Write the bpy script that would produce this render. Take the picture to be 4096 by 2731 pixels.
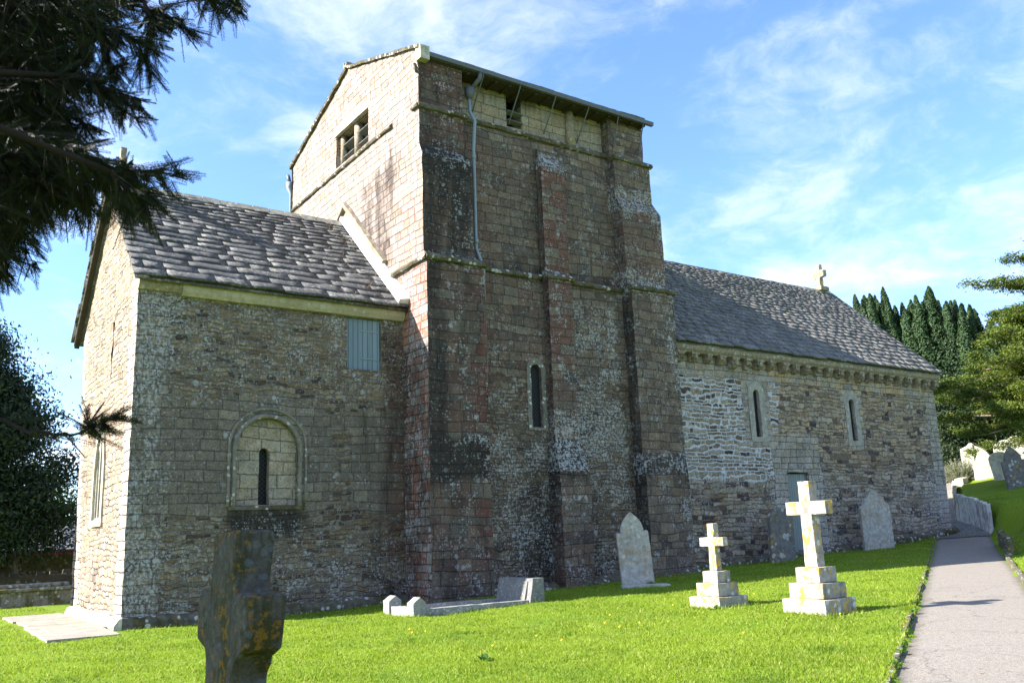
import bpy, bmesh, math, random
import numpy as np
from mathutils import Vector, Matrix, noise
from mathutils.geometry import delaunay_2d_cdt

random.seed(7); RNG = np.random.default_rng(7)
for o in list(bpy.data.objects): bpy.data.objects.remove(o)
scene = bpy.context.scene
COL = scene.collection
R = math.radians

# ------------------------------------------------------------------ camera
CAM = Vector((-4.31, -21.10, 1.65))
def cam_matrix(yaw, pitch, roll):
    fwd = Vector((math.sin(yaw)*math.cos(pitch), math.cos(yaw)*math.cos(pitch), math.sin(pitch)))
    rgt = Vector((math.cos(yaw), -math.sin(yaw), 0)); up = rgt.cross(fwd)
    r2 = rgt*math.cos(roll) + up*math.sin(roll); u2 = -rgt*math.sin(roll) + up*math.cos(roll)
    return Matrix(((r2.x, u2.x, -fwd.x), (r2.y, u2.y, -fwd.y), (r2.z, u2.z, -fwd.z)))
cd = bpy.data.cameras.new('camera'); cam = bpy.data.objects.new('camera', cd); COL.objects.link(cam)

cd.sensor_width = 36; cd.lens = 3560/4096*36; cd.clip_end = 2000; cd.clip_start = .05
def setcam():
    # same rotation as the survey: yaw 35, pitch up 12.3, roll -2.2 (degrees)
    a, b, g = R(35.0), R(12.3), R(-2.2)
    Mx = np.array([[math.cos(a), -math.sin(a), 0], [0, 0, -1], [math.sin(a), math.cos(a), 0]])
    P = np.array([[1, 0, 0], [0, math.cos(b), math.sin(b)], [0, -math.sin(b), math.cos(b)]])
    G = np.array([[math.cos(g), -math.sin(g), 0], [math.sin(g), math.cos(g), 0], [0, 0, 1]])
    M = G@P@Mx                     # world -> (right, down, forward)
    rows = np.array([M[0], -M[1], -M[2]]).T
    m = Matrix([list(r) for r in rows]).to_4x4(); m.translation = CAM
    cam.matrix_world = m
    return M
CAMM = setcam()
cd.dof.use_dof = True; cd.dof.focus_distance = 24; cd.dof.aperture_fstop = 5.0
scene.camera = cam
def ray(x, y):   # direction of a point of the surveyed photograph (2352 wide), used to survey positions
    return Vector(CAMM.T@np.array([(x-1176)/2044.2, (y-784.1)/2044.2, 1.0]))

# ------------------------------------------------------------------ light, sky
SUN = Vector((-1.40, .66, 1.0)).normalized()
EL = math.asin(SUN.z); AZ = math.atan2(SUN.x, SUN.y)
sd = bpy.data.lights.new('sun', 'SUN'); so = bpy.data.objects.new('sun', sd); COL.objects.link(so)
sd.energy = 4.6; sd.angle = R(.53); sd.color = (1.0, .955, .89)
so.rotation_euler = SUN.to_track_quat('Z', 'Y').to_euler(); so.location = (-20, 10, 30)
scene.view_settings.view_transform = 'Standard'; scene.view_settings.look = 'None'
scene.view_settings.exposure = 1.98; scene.view_settings.gamma = 1
scene.render.engine = 'CYCLES'
scene.cycles.max_bounces = 5; scene.cycles.diffuse_bounces = 3; scene.cycles.use_denoising = True

# ------------------------------------------------------------------ node helper
class NT:
    def __init__(s, tree): s.t = tree; s.n = tree.nodes; s.l = tree.links
    def node(s, typ, **kw):
        nd = s.n.new(typ)
        for k, v in kw.items(): setattr(nd, k, v)
        return nd
    def put(s, sock, v):
        if isinstance(v, bpy.types.NodeSocket): s.l.new(v, sock)
        elif v is not None:
            if sock.type == 'RGBA' and not isinstance(v, (int, float)) and len(v) == 3: v = (*v, 1)
            sock.default_value = v
    def m(s, op, a, b=None, c=None):
        nd = s.node('ShaderNodeMath', operation=op)
        for i, v in enumerate((a, b, c)):
            if v is not None: s.put(nd.inputs[i], v)
        return nd.outputs[0]
    def vm(s, op, a, b=None):
        nd = s.node('ShaderNodeVectorMath', operation=op); s.put(nd.inputs[0], a)
        if b is not None: s.put(nd.inputs[1], b)
        return nd.outputs[0]
    def xyz(s, x, y, z=0.0):
        nd = s.node('ShaderNodeCombineXYZ')
        for i, v in enumerate((x, y, z)): s.put(nd.inputs[i], v)
        return nd.outputs[0]
    def sep(s, v):
        nd = s.node('ShaderNodeSeparateXYZ'); s.put(nd.inputs[0], v); return nd.outputs
    def mix(s, f, a, b, blend='MIX'):
        nd = s.node('ShaderNodeMix', data_type='RGBA', blend_type=blend)
        s.put(nd.inputs[0], f); s.put(nd.inputs[6], a); s.put(nd.inputs[7], b); return nd.outputs[2]
    def noise(s, v, scale, detail=3, rough=.55, dim='3D', w=None):
        nd = s.node('ShaderNodeTexNoise', noise_dimensions=dim); s.put(nd.inputs['Vector'], v)
        nd.inputs['Scale'].default_value = scale; nd.inputs['Detail'].default_value = detail; nd.inputs['Roughness'].default_value = rough
        return nd.outputs[0], nd.outputs[1]
    def vor(s, v, scale, feature='F1', dim='2D', rnd=1.0):
        nd = s.node('ShaderNodeTexVoronoi', feature=feature, voronoi_dimensions=dim); s.put(nd.inputs['Vector'], v)
        nd.inputs['Scale'].default_value = scale; nd.inputs['Randomness'].default_value = rnd
        return nd
    def wn(s, v, dim='2D'):
        nd = s.node('ShaderNodeTexWhiteNoise', noise_dimensions=dim)
        s.put(nd.inputs['W' if dim == '1D' else 'Vector'], v); return nd.outputs['Value'], nd.outputs['Color']
    def ramp(s, f, stops, interp='LINEAR'):
        nd = s.node('ShaderNodeValToRGB'); cr = nd.color_ramp; cr.interpolation = interp
        while len(cr.elements) < len(stops): cr.elements.new(.5)
        for e, (p, c) in zip(cr.elements, stops):
            e.position = p; e.color = (*c, 1) if len(c) == 3 else c
        s.put(nd.inputs[0], f); return nd.outputs[0]
    def ss(s, x, lo, hi):
        nd = s.node('ShaderNodeMapRange', interpolation_type='SMOOTHSTEP')
        s.put(nd.inputs[0], x); s.put(nd.inputs[1], lo); s.put(nd.inputs[2], hi)
        return nd.outputs[0]
    def bump(s, h, strength, dist, nrm=None):
        nd = s.node('ShaderNodeBump'); nd.inputs['Strength'].default_value = strength; nd.inputs['Distance'].default_value = dist
        s.put(nd.inputs['Height'], h)
        if nrm is not None: s.put(nd.inputs['Normal'], nrm)
        return nd.outputs[0]
def new_mat(name):
    m = bpy.data.materials.new(name); m.use_nodes = True; m.node_tree.nodes.clear(); return m, NT(m.node_tree)
def finish(n, col, rough=.9, nrm=None, spec=.2, metal=0.0):
    b = n.node('ShaderNodeBsdfPrincipled'); o = n.node('ShaderNodeOutputMaterial')
    n.put(b.inputs['Base Color'], col); n.put(b.inputs['Roughness'], rough); b.inputs['Specular IOR Level'].default_value = spec
    b.inputs['Metallic'].default_value = metal
    if nrm is not None: n.put(b.inputs['Normal'], nrm)
    n.l.new(b.outputs[0], o.inputs[0]); return b

# world: physical sky with thin white cloud streaks
w = bpy.data.worlds.new('World'); scene.world = w; w.use_nodes = True
wt = NT(w.node_tree); w.node_tree.nodes.clear()
sky = wt.node('ShaderNodeTexSky'); sky.sky_type = 'NISHITA'; sky.sun_disc = False
sky.sun_elevation = EL; sky.sun_rotation = AZ; sky.air_density = 1.0; sky.dust_density = .6; sky.ozone_density = 1.6
tc = wt.node('ShaderNodeTexCoord'); dx, dy, dz = wt.sep(tc.outputs['Generated'])
den = wt.m('ADD', wt.m('MAXIMUM', dz, 0.0), .22)
cu, cv = wt.m('DIVIDE', dx, den), wt.m('DIVIDE', dy, den)
cvec = wt.xyz(wt.m('ADD', cu, 5.5), wt.m('ADD', cv, -2.2), .37)
wrp = wt.noise(cvec, 2.2, 4)[1]
cvec2 = wt.vm('ADD', cvec, wt.vm('MULTIPLY', wt.vm('SUBTRACT', wrp, (.5, .5, .5)), (.30, .30, .2)))
c1 = wt.noise(cvec2, 3.4, 10, .64)[0]; c2 = wt.noise(wt.vm('ADD', cvec2, (9.1, 3.3, 2)), .95, 4, .5)[0]
cl = wt.m('ADD', wt.m('MULTIPLY', c1, .62), wt.m('MULTIPLY', c2, .55))
cl = wt.ss(cl, .50, .80)
cl = wt.m('MULTIPLY', cl, wt.ss(dz, -.02, .12))
cl = wt.m('MULTIPLY', cl, .80)
skyc = wt.mix(1.0, sky.outputs[0], (.88, 1.07, 1.40), 'MULTIPLY')
col = wt.mix(cl, skyc, (5.6, 5.7, 5.8))
bg = wt.node('ShaderNodeBackground'); bg.inputs[1].default_value = .076
wt.l.new(col, bg.inputs[0]); wo = wt.node('ShaderNodeOutputWorld'); wt.l.new(bg.outputs[0], wo.inputs[0])

# ------------------------------------------------------------------ object helpers
def tag(o, label=None, cat=None, group=None, kind=None):
    if label: o['label'] = label
    if cat: o['category'] = cat
    if group: o['group'] = group
    if kind: o['kind'] = kind
    return o
def empty(name, loc=(0, 0, 0), rz=0.0, label=None, cat=None, group=None):
    o = bpy.data.objects.new(name, None); COL.objects.link(o); o.location = loc; o.rotation_euler = (0, 0, rz)
    o.empty_display_size = .2
    return tag(o, label, cat, group)
def link_mesh(name, me, mat, parent=None):
    o = bpy.data.objects.new(name, me); COL.objects.link(o)
    if mat is not None and not me.materials: me.materials.append(mat)
    if parent is not None: o.parent = parent
    return o
def copy_tree(o, parent=None):
    c = o.copy(); COL.objects.link(c)
    if parent is not None: c.parent = parent
    for ch in list(o.children): copy_tree(ch, c)
    return c
def np_mesh(name, V, F, smooth=False):
    """V (n,3) array, F (m,k) int array, all faces of one size"""
    V = np.asarray(V, np.float32); F = np.asarray(F, np.int32); k = F.shape[1]
    me = bpy.data.meshes.new(name); me.vertices.add(len(V)); me.vertices.foreach_set('co', V.ravel())
    me.loops.add(F.size); me.loops.foreach_set('vertex_index', F.ravel())
    me.polygons.add(len(F)); me.polygons.foreach_set('loop_start', np.arange(0, F.size, k, dtype=np.int32))
    me.update(calc_edges=True); me.validate()
    if smooth: me.shade_smooth()
    return me
def nz(p, k, seed=0.0): return noise.noise_vector(Vector((p[0]*k+seed, p[1]*k+seed*1.7, p[2]*k-seed)))

class MB:
    """collects faces with uv and two colour attributes into ONE mesh"""
    def __init__(s): s.v = []; s.f = []; s.uv = []; s.a = []; s.b = []
    def vert(s, p, a=(0, 0, 0, 0), b=(0, 0, 0, 0)):
        s.v.append(tuple(p)); s.a.append(a); s.b.append(b); return len(s.v)-1
    def face(s, idx, uvs): s.f.append(tuple(idx)); s.uv.append(list(uvs))
    def build(s, name, mat, parent=None, smooth=False, amp=0.0, k=2.0, loc=None):
        V = s.v
        if amp:
            V = [tuple(Vector(p)+nz(p, k)*amp+nz(p, k*3.1, 5.3)*amp*.35) for p in V]
        if loc is not None: V = [(p[0]-loc[0], p[1]-loc[1], p[2]-loc[2]) for p in V]
        me = bpy.data.meshes.new(name); me.from_pydata(V, [], s.f)
        uvl = me.uv_layers.new(name='UVMap'); flat = [c for fu in s.uv for uv in fu for c in uv]
        uvl.data.foreach_set('uv', flat)
        for nm, dat in (('stain_shade', s.a), ('kind', s.b)):
            at = me.color_attributes.new(nm, 'FLOAT_COLOR', 'POINT'); at.data.foreach_set('color', [c for t in dat for c in t])
        me.update()
        if smooth: me.shade_smooth()
        o = link_mesh(name, me, mat, parent)
        if loc is not None: o.location = loc
        return o
    def panel(s, P0, ud, vd, outline, holes=(), step=.18, fn=None, reveal=None, uoff=0.0, flip=False):
        """a wall face: outline and holes are (u, v) polygons on the plane P0 + u*ud + v*vd; reveal = vector into the wall"""
        P0, ud, vd = Vector(P0), Vector(ud), Vector(vd)
        def res(poly):
            out = []
            for i, p in enumerate(poly):
                q = poly[(i+1) % len(poly)]; L = math.dist(p, q); k = max(1, int(round(L/step)))
                for j in range(k): out.append((p[0]+(q[0]-p[0])*j/k, p[1]+(q[1]-p[1])*j/k))
            return out
        loops = [res(outline)]+[res(h) for h in holes]
        pts = []; edges = []
        for lp in loops:
            b = len(pts); pts += lp; edges += [(b+i, b+(i+1) % len(lp)) for i in range(len(lp))]
        us = [p[0] for p in loops[0]]; vs = [p[1] for p in loops[0]]
        u = min(us)+step*.5; row = 0
        grid = []
        nu = int((max(us)-min(us))/step); nv = int((max(vs)-min(vs))/step)
        edge = np.array(pts)
        for i in range(nu+1):
            for j in range(nv+1):
                p = (min(us)+step*(i+.25+.5*(j % 2)), min(vs)+step*(j+.5))
                if inside(p, loops[0]) and not any(inside(p, h) for h in loops[1:]):
                    if np.min(np.abs(edge-np.array(p)).sum(1)) > step*.5: grid.append(p)
        allp = [Vector(p) for p in pts+grid]
        vv, ee, ff, *_ = delaunay_2d_cdt(allp, edges, [], 0, 1e-5)
        n = ud.cross(vd)
        base = len(s.v)
        for p in vv:
            P = P0+ud*p.x+vd*p.y
            a, b = fn(P, n) if fn else ((0, 0, 0, 0), (0, 0, 0, 0))
            s.vert(P, a, b)
        for f in ff:
            c = sum((vv[i] for i in f), Vector((0, 0)))/len(f)
            if not inside(c, loops[0]) or any(inside(c, h) for h in loops[1:]): continue
            f = list(f)
            ar = (vv[f[1]]-vv[f[0]]).cross(vv[f[2]]-vv[f[0]])
            if (ar < 0) != flip: f.reverse()
            s.face([base+i for i in f], [(vv[i].x+uoff, vv[i].y) for i in f])
        if reveal is not None:
            rv = Vector(reveal)
            for h in loops[1:]:
                ids = []
                for p in h:
                    P = P0+ud*p[0]+vd*p[1]; a, b = fn(P, n) if fn else ((0,)*4, (0,)*4)
                    b = (0, b[1], b[2], b[3])
                    ids.append((s.vert(P, a, b), s.vert(P+rv, a, b), p))
                for i in range(len(ids)):
                    A, B = ids[i], ids[(i+1) % len(ids)]
                    d = math.dist(A[2], B[2]); L = rv.length
                    q = A[2]; s.face([A[0], B[0], B[1], A[1]], [(q[0], q[1]), (q[0]+d, q[1]+.01), (q[0]+d, q[1]+L), (q[0], q[1]+L)])
    def box(s, lo, hi, fn=None, seg=.5, skip=''):
        """axis-aligned box made of panels of a few quads"""
        lo, hi = Vector(lo), Vector(hi)
        def quad(P0, ud, U, vd, V, uo):
            nu, nv = max(1, int(U/seg)), max(1, int(V/seg)); ids = {}
            ud, vd = Vector(ud), Vector(vd); nn = ud.cross(vd)
            for i in range(nu+1):
                for j in range(nv+1):
                    P = P0+ud*(U*i/nu)+vd*(V*j/nv); a, b = fn(P, nn) if fn else ((0,)*4, (0,)*4); ids[i, j] = s.vert(P, a, b)
            for i in range(nu):
                for j in range(nv):
                    s.face([ids[i, j], ids[i+1, j], ids[i+1, j+1], ids[i, j+1]],
                           [(uo+U*(i+di)/nu, P0.z+V*(j+dj)/nv) for di, dj in ((0, 0), (1, 0), (1, 1), (0, 1))])
        d = hi-lo
        if 'f' not in skip: quad(Vector((lo.x, lo.y, lo.z)), (1, 0, 0), d.x, (0, 0, 1), d.z, lo.x)
        if 'b' not in skip: quad(Vector((hi.x, hi.y, lo.z)), (-1, 0, 0), d.x, (0, 0, 1), d.z, lo.x+.4)
        if 'l' not in skip: quad(Vector((lo.x, hi.y, lo.z)), (0, -1, 0), d.y, (0, 0, 1), d.z, lo.y)
        if 'r' not in skip: quad(Vector((hi.x, lo.y, lo.z)), (0, 1, 0), d.y, (0, 0, 1), d.z, lo.y+.3)
        if 't' not in skip: quad(Vector((lo.x, lo.y, hi.z)), (1, 0, 0), d.x, (0, 1, 0), d.y, lo.x)
        if 'd' not in skip: quad(Vector((lo.x, hi.y, lo.z)), (1, 0, 0), d.x, (0, -1, 0), d.y, lo.x)
    def prism(s, prof, p0, p1, side, up, fn=None, seg=.4, close=True):
        """sweep a closed (side, up) profile from p0 to p1"""
        p0, p1, side, up = Vector(p0), Vector(p1), Vector(side).normalized(), Vector(up).normalized()
        L = (p1-p0).length; k = max(1, int(L/seg)); n = len(prof); rows = []
        per = [0]
        for i in range(n): per.append(per[-1]+math.dist(prof[i], prof[(i+1) % n]))
        for i in range(k+1):
            c = p0+(p1-p0)*(i/k)
            rows.append([])
            for a_, b_ in prof:
                P = c+side*a_+up*b_; a, b = fn(P, up) if fn else ((0,)*4, (0,)*4); rows[-1].append(s.vert(P, a, b))
        for i in range(k):
            for j in range(n):
                j2 = (j+1) % n; u0, u1 = L*i/k, L*(i+1)/k
                s.face([rows[i][j], rows[i][j2], rows[i+1][j2], rows[i+1][j]], [(u0, per[j]), (u0, per[j+1]), (u1, per[j+1]), (u1, per[j])])
        if close:
            s.face(list(reversed(rows[0])), [prof[i] for i in reversed(range(n))]); s.face(rows[-1], prof)
    def tube(s, pts, rad, seg=8):
        rings = []
        pts = [Vector(p) for p in pts]
        for i, p in enumerate(pts):
            d = (pts[min(i+1, len(pts)-1)]-pts[max(i-1, 0)]).normalized()
            x = d.orthogonal().normalized() if i == 0 else (px-d*px.dot(d)).normalized()
            px = x; y = d.cross(x); r = rad[i] if hasattr(rad, '__len__') else rad
            rings.append([s.vert(p+x*r*math.cos(t)+y*r*math.sin(t)) for t in (2*math.pi*j/seg for j in range(seg))])
        for i in range(len(pts)-1):
            for j in range(seg):
                j2 = (j+1) % seg
                s.face([rings[i][j], rings[i][j2], rings[i+1][j2], rings[i+1][j]], [(j/seg, i), ((j+1)/seg, i), ((j+1)/seg, i+1), (j/seg, i+1)])
        s.face(list(reversed(rings[0])), [(0, 0)]*seg); s.face(rings[-1], [(0, 0)]*seg)
def inside(p, poly):
    x, y = p[0], p[1]; c = False; j = len(poly)-1
    for i in range(len(poly)):
        xi, yi = poly[i]; xj, yj = poly[j]
        if (yi > y) != (yj > y) and x < (xj-xi)*(y-yi)/(yj-yi)+xi: c = not c
        j = i
    return c
def arch(x0, x1, z0, ztop, n=12, pointed=False):
    r = (x1-x0)/2; xc = (x0+x1)/2
    if pointed:
        hh = (x1-x0)*1.1; zs = ztop-hh; pts = [(x0, z0), (x1, z0)]
        for i in range(n//2+1): t = i/(n//2); pts.append((x1-r*(t**1.7), zs+hh*math.sin(t*math.pi/2)))
        for i in range(n//2-1, -1, -1): t = i/(n//2); pts.append((x0+r*(t**1.7), zs+hh*math.sin(t*math.pi/2)))
        return pts
    zs = ztop-r
    return [(x0, z0), (x1, z0)]+[(xc+r*math.cos(math.pi*i/n), zs+r*math.sin(math.pi*i/n)) for i in range(n+1)]
def stone_slab(name, outline, thick, mat, parent=None, amp=.008, step=.07, bev=.012, seed=0.0):
    """a solid slab: outline polygon in local (x, z), thickness along y, edges worn by noise"""
    bm = bmesh.new()
    n = len(outline); fr = [bm.verts.new((x, -thick/2, z)) for x, z in outline]; bk = [bm.verts.new((x, thick/2, z)) for x, z in outline]
    bm.faces.new(fr); bm.faces.new(list(reversed(bk)))
    for i in range(n): bm.faces.new((fr[(i+1) % n], fr[i], bk[i], bk[(i+1) % n]))
    bmesh.ops.recalc_face_normals(bm, faces=bm.faces)
    if bev:
        ed = [e for e in bm.edges if e.calc_face_angle(0) > .5]
        bmesh.ops.bevel(bm, geom=ed, offset=bev, segments=2, profile=.6, affect='EDGES')
    bmesh.ops.triangulate(bm, faces=[f for f in bm.faces if len(f.verts) > 4])
    for _ in range(5):
        ed = [e for e in bm.edges if e.calc_length() > step*1.6]
        if not ed or len(bm.verts) > 6000: break
        bmesh.ops.subdivide_edges(bm, edges=ed, cuts=1)
        bmesh.ops.triangulate(bm, faces=[f for f in bm.faces if len(f.verts) > 4])
    for v in bm.verts:
        v.co += nz(v.co, 6, seed)*amp+nz(v.co, 17, seed+3)*amp*.5
    uv = bm.loops.layers.uv.new('UVMap')
    for f in bm.faces:
        for l in f.loops:
            c = l.vert.co; l[uv].uv = (c.x+seed, c.z) if abs(f.normal.y) > .6 else (c.y+c.x+seed, c.z+c.y)
    me = bpy.data.meshes.new(name); bm.to_mesh(me); bm.free(); me.shade_smooth() if False else None
    return link_mesh(name, me, mat, parent)
def rblock(name, dims, mat, parent=None, loc=(0, 0, 0), amp=.006, bev=.012, step=.08, seed=0.0):
    x, y, z = dims
    o = stone_slab(name, [(-x/2, 0), (x/2, 0), (x/2, z), (-x/2, z)], y, mat, parent, amp, step, bev, seed)
    o.location = loc; return o

# ------------------------------------------------------------------ terrain
GX = np.array([-400, -60, -25, -8, -2, 2, 6, 10.6, 17, 23, 28.7, 32, 35.3, 40, 44, 50, 60, 90., 400])
GZ = np.array([-4, -1.2, -.5, -.1, 0, .02, .08, .2, .38, .57, .8, 1.07, 1.6, 2.6, 3.3, 4.2, 5.2, 7., 16.])
def smv(t): t = np.clip(t, 0, 1); return t*t*(3-2*t)
def YL(x): return np.where(np.asarray(x) < 31, -15.2+.565*(np.asarray(x, float)-4.46), np.interp(x, [31, 32.3, 34, 36, 44, 60, 100], [-.205, .35, 1.75, 3.2, 8.0, 17, 40]))
def YR(x): return np.where(np.asarray(x) < 31, -11.2+.56*(np.asarray(x, float)-15.6), np.interp(x, [31, 32.2, 33.9, 35.5, 43.7, 60, 100], [-2.576, -1.95, -.45, 1.2, 5.7, 14.5, 37]))
def ter(x, y):
    x = np.asarray(x, float); y = np.asarray(y, float)
    g = np.interp(x, GX, GZ)
    d = (YR(x)-y)*.872
    B = np.interp(x, [-10, 5, 15, 28, 33, 60], [.15, .25, .45, 1.0, 1.2, 1.2])
    near = np.interp(x, [30.6, 31.8], [0, 1]); B1 = np.interp(x, [30, 32.2, 35.5, 43, 60], [1.0, 1.1, .85, .5, .5])   # steep behind the retaining wall
    g = g+(1-near)*B*smv((d-.1)/2.2)+near*(B1*smv((d-.05)/.35)+(.85-B1)*smv((d-.4)/4.5))
    g = g-np.clip((y-14)/40, 0, 1)*1.6*(x < 14)*np.clip((14-x)/8, 0, 1)     # ground falls behind the church to the left
    return g
def T(x, y): return float(ter(x, y))
def pathmask(x, y):
    return smv((YL(x)-y)/.12)*smv((y-YR(x))/.12)
def lump(x, y): return .018*np.sin(x*1.7+y*.6)*np.sin(y*1.3-x*.4)+.012*np.sin(x*3.9+1)*np.sin(y*4.3)

# ------------------------------------------------------------------ materials
def masonry(name, pal_a, pal_r, mortar, pale_mortar=(.42, .40, .36), ah=.24, aw=.46, rh=.115, rw=.29, bump=1.0, lich=(.36, .365, .36), lamt=1.0,
            red=(.095, .040, .030), dark=(.022, .021, .020), ochre=(.34, .17, .035), tone=(.96, .935, .94), jd=.42):
    m, n = new_mat(name)
    uvn = n.node('ShaderNodeUVMap', uv_map='UVMap').outputs[0]
    st = n.node('ShaderNodeAttribute', attribute_name='stain_shade'); kd = n.node('ShaderNodeAttribute', attribute_name='kind')
    sR, sG, sB = n.node('ShaderNodeSeparateColor'), n.node('ShaderNodeSeparateColor'), None
    n.l.new(st.outputs['Color'], sR.inputs[0]); n.l.new(kd.outputs['Color'], sG.inputs[0])
    aRed, aDark, aLich, aOch = sR.outputs[0], sR.outputs[1], sR.outputs[2], st.outputs['Alpha']
    kRub, kPale, kGold, kB = sG.outputs[0], sG.outputs[1], sG.outputs[2], kd.outputs['Alpha']
    pos = n.node('ShaderNodeNewGeometry').outputs['Position']
    fine = n.noise(pos, 22, 4, .65)[0]; mid = n.noise(pos, 5.5, 4, .6)[0]; big = n.noise(pos, .9, 4, .6)[0]
    u0, v0, _ = n.sep(uvn)
    wob = n.noise(pos, 3.0, 2)[1]; wx, wy, _ = n.sep(wob)
    def courses(h, wd, var, jit, mw, mrg=0.0, wv_=3.2):
        u = n.m('ADD', u0, n.m('MULTIPLY', n.m('SUBTRACT', wx, .5), jit)); v = n.m('ADD', v0, n.m('MULTIPLY', n.m('SUBTRACT', wy, .5), jit))
        lowv = n.noise(n.xyz(n.m('MULTIPLY', u0, .18), v0, 3.3), 1.6, 1)[0]
        v = n.m('ADD', v, n.m('MULTIPLY', n.m('SUBTRACT', lowv, .5), h*wv_))
        vr = n.m('DIVIDE', v, h); row = n.m('FLOOR', vr); fv = n.m('FRACT', vr)
        rr = n.wn(row, '1D')[0]
        un = n.noise(n.xyz(n.m('DIVIDE', u, wd), n.m('MULTIPLY', row, 5.17), 0), .9, 1)[0]
        uu = n.m('ADD', n.m('ADD', n.m('DIVIDE', u, wd), n.m('MULTIPLY', rr, 9.7)), n.m('MULTIPLY', un, var))
        cc = n.m('FLOOR', uu); fu = n.m('FRACT', uu)
        idv, idc = n.wn(n.xyz(cc, row, 0))
        du = n.m('MULTIPLY', n.m('MINIMUM', n.m('ADD', fu, n.m('MULTIPLY', 0.0, fu)), n.m('SUBTRACT', 1.0, fu)), wd); dv = n.m('MULTIPLY', n.m('MINIMUM', fv, n.m('SUBTRACT', 1.0, fv)), h)
        if mrg:
            hide = n.m('LESS_THAN', n.wn(n.xyz(n.m('ADD', n.m('FLOOR', n.m('ADD', uu, .5)), .37), n.m('ADD', row, 31.7), 0))[0], mrg); du = n.m('ADD', du, hide)
        d = n.m('SMOOTH_MIN', du, dv, .03)
        d = n.m('ADD', d, n.m('MULTIPLY', n.m('SUBTRACT', mid, .5), mw*2.2))
        return idv, idc, d
    ia, ica, da = courses(ah, aw, 1.2, .03, .006, 0.0, 1.5)
    ma = n.ss(da, .002, .014)
    ir, icr, dr = courses(rh, rw, 3.2, .20, .026, .0)
    mr = n.ss(dr, n.m('ADD', -.002, n.m('MULTIPLY', kPale, .022)), n.m('ADD', .022, n.m('MULTIPLY', kPale, .020)))
    ca = n.ramp(ia, pal_a, 'LINEAR'); cr = n.ramp(ir, pal_r, 'LINEAR')
    rub = n.ss(n.m('ADD', kRub, n.m('MULTIPLY', n.m('SUBTRACT', big, .5), .5)), .42, .58)
    mort = n.mix(n.ss(n.m('ADD', kPale, n.m('MULTIPLY', n.m('SUBTRACT', big, .5), .5)), .35, .6), mortar, pale_mortar)
    mort = n.mix(n.m('MULTIPLY', fine, .5), mort, (.10, .09, .075))
    colA = n.mix(ma, n.mix(jd, mort, (.04, .036, .032)), ca); colR = n.mix(mr, mort, cr)
    c = n.mix(rub, colA, colR)
    stone = n.m('ADD', n.m('MULTIPLY', ma, n.m('SUBTRACT', 1.0, rub)), n.m('MULTIPLY', mr, rub))
    idm = n.mix(rub, ica, icr); i1, i2, i3 = n.node('ShaderNodeSeparateColor'), None, None
    n.l.new(idm, i1.inputs[0])
    # warm gold stones
    c = n.mix(n.m('MULTIPLY', n.m('MULTIPLY', kGold, n.ss(i1.outputs[1], .35, .8)), stone), c, (.30, .215, .12))
    # mottling
    c = n.mix(.75, c, n.mix(1.0, c, n.ramp(n.m('ADD', n.m('MULTIPLY', fine, .6), n.m('MULTIPLY', mid, .4)), [(.3, (.25, .24, .23)), (.5, (1, 1, 1)), (.70, (2.0, 1.95, 1.88))]), 'MULTIPLY'))
    # red iron staining on some stones
    rm = n.m('MULTIPLY', aRed, n.ss(n.m('ADD', n.m('MULTIPLY', i1.outputs[2], .7), n.m('MULTIPLY', mid, .6)), .35, .75))
    c = n.mix(n.m('MULTIPLY', rm, .85), c, n.mix(n.m('MULTIPLY', mid, .8), red, tuple(min(1, x*1.9) for x in red)))
    # dark algae streaks; also shade painted low on the tower's east face
    strk = n.noise(n.xyz(n.m('MULTIPLY', u0, 3.2), n.m('MULTIPLY', v0, .45), 1.7), 1.0, 4, .6)[0]
    dm = n.ss(n.m('ADD', aDark, n.m('ADD', n.m('MULTIPLY', n.m('SUBTRACT', strk, .5), 1.1), n.m('MULTIPLY', n.m('SUBTRACT', mid, .5), .8))), .30, .85)
    c = n.mix(n.m('MULTIPLY', dm, .86), c, dark)
    # ochre lichen
    om = n.m('MULTIPLY', n.ss(n.noise(pos, 7.5, 4, .65)[0], .55, .68), aOch)
    c = n.mix(om, c, ochre)
    # white lichen: specks and rosettes
    vs = n.vor(n.vm('ADD', uvn, n.vm('MULTIPLY', wob, (.06, .06, 0))), 15.0); vb = n.vor(n.vm('ADD', uvn, n.vm('MULTIPLY', wob, (.10, .10, 0))), 4.2)
    def spots(vn, lo, hi, p):
        sc = n.node('ShaderNodeSeparateColor'); n.l.new(vn.outputs['Color'], sc.inputs[0])
        r = n.m('MULTIPLY', sc.outputs[0], hi); d = n.m('ADD', vn.outputs['Distance'], n.m('MULTIPLY', n.m('SUBTRACT', fine, .5), .35))
        return n.m('MULTIPLY', n.ss(n.m('SUBTRACT', r, d), 0.0, .10), n.m('LESS_THAN', sc.outputs[1], p))
    lm = n.m('MAXIMUM', spots(vs, 0, .46, .42), spots(vb, 0, .34, .30))
    patch = n.ss(n.m('ADD', n.noise(pos, 1.7, 5, .7)[0], n.m('MULTIPLY', aLich, .40)), .56, .92)
    crust = n.ss(n.m('ADD', n.noise(pos, 13, 5, .7)[0], n.m('MULTIPLY', patch, .15)), .61, .73)
    lm = n.m('MULTIPLY', n.m('MAXIMUM', n.m('MULTIPLY', lm, n.m('ADD', .16, patch)), n.m('MULTIPLY', crust, patch)), .85*lamt)
    c = n.mix(lm, c, lich)
    hgt = n.m('ADD', n.m('MULTIPLY', stone, n.m('ADD', .55, n.m('MULTIPLY', n.m('SUBTRACT', i1.outputs[0], .5), n.m('ADD', .15, n.m('MULTIPLY', rub, .8))))), n.m('ADD', n.m('MULTIPLY', fine, .25), n.m('MULTIPLY', mid, .3)))
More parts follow.
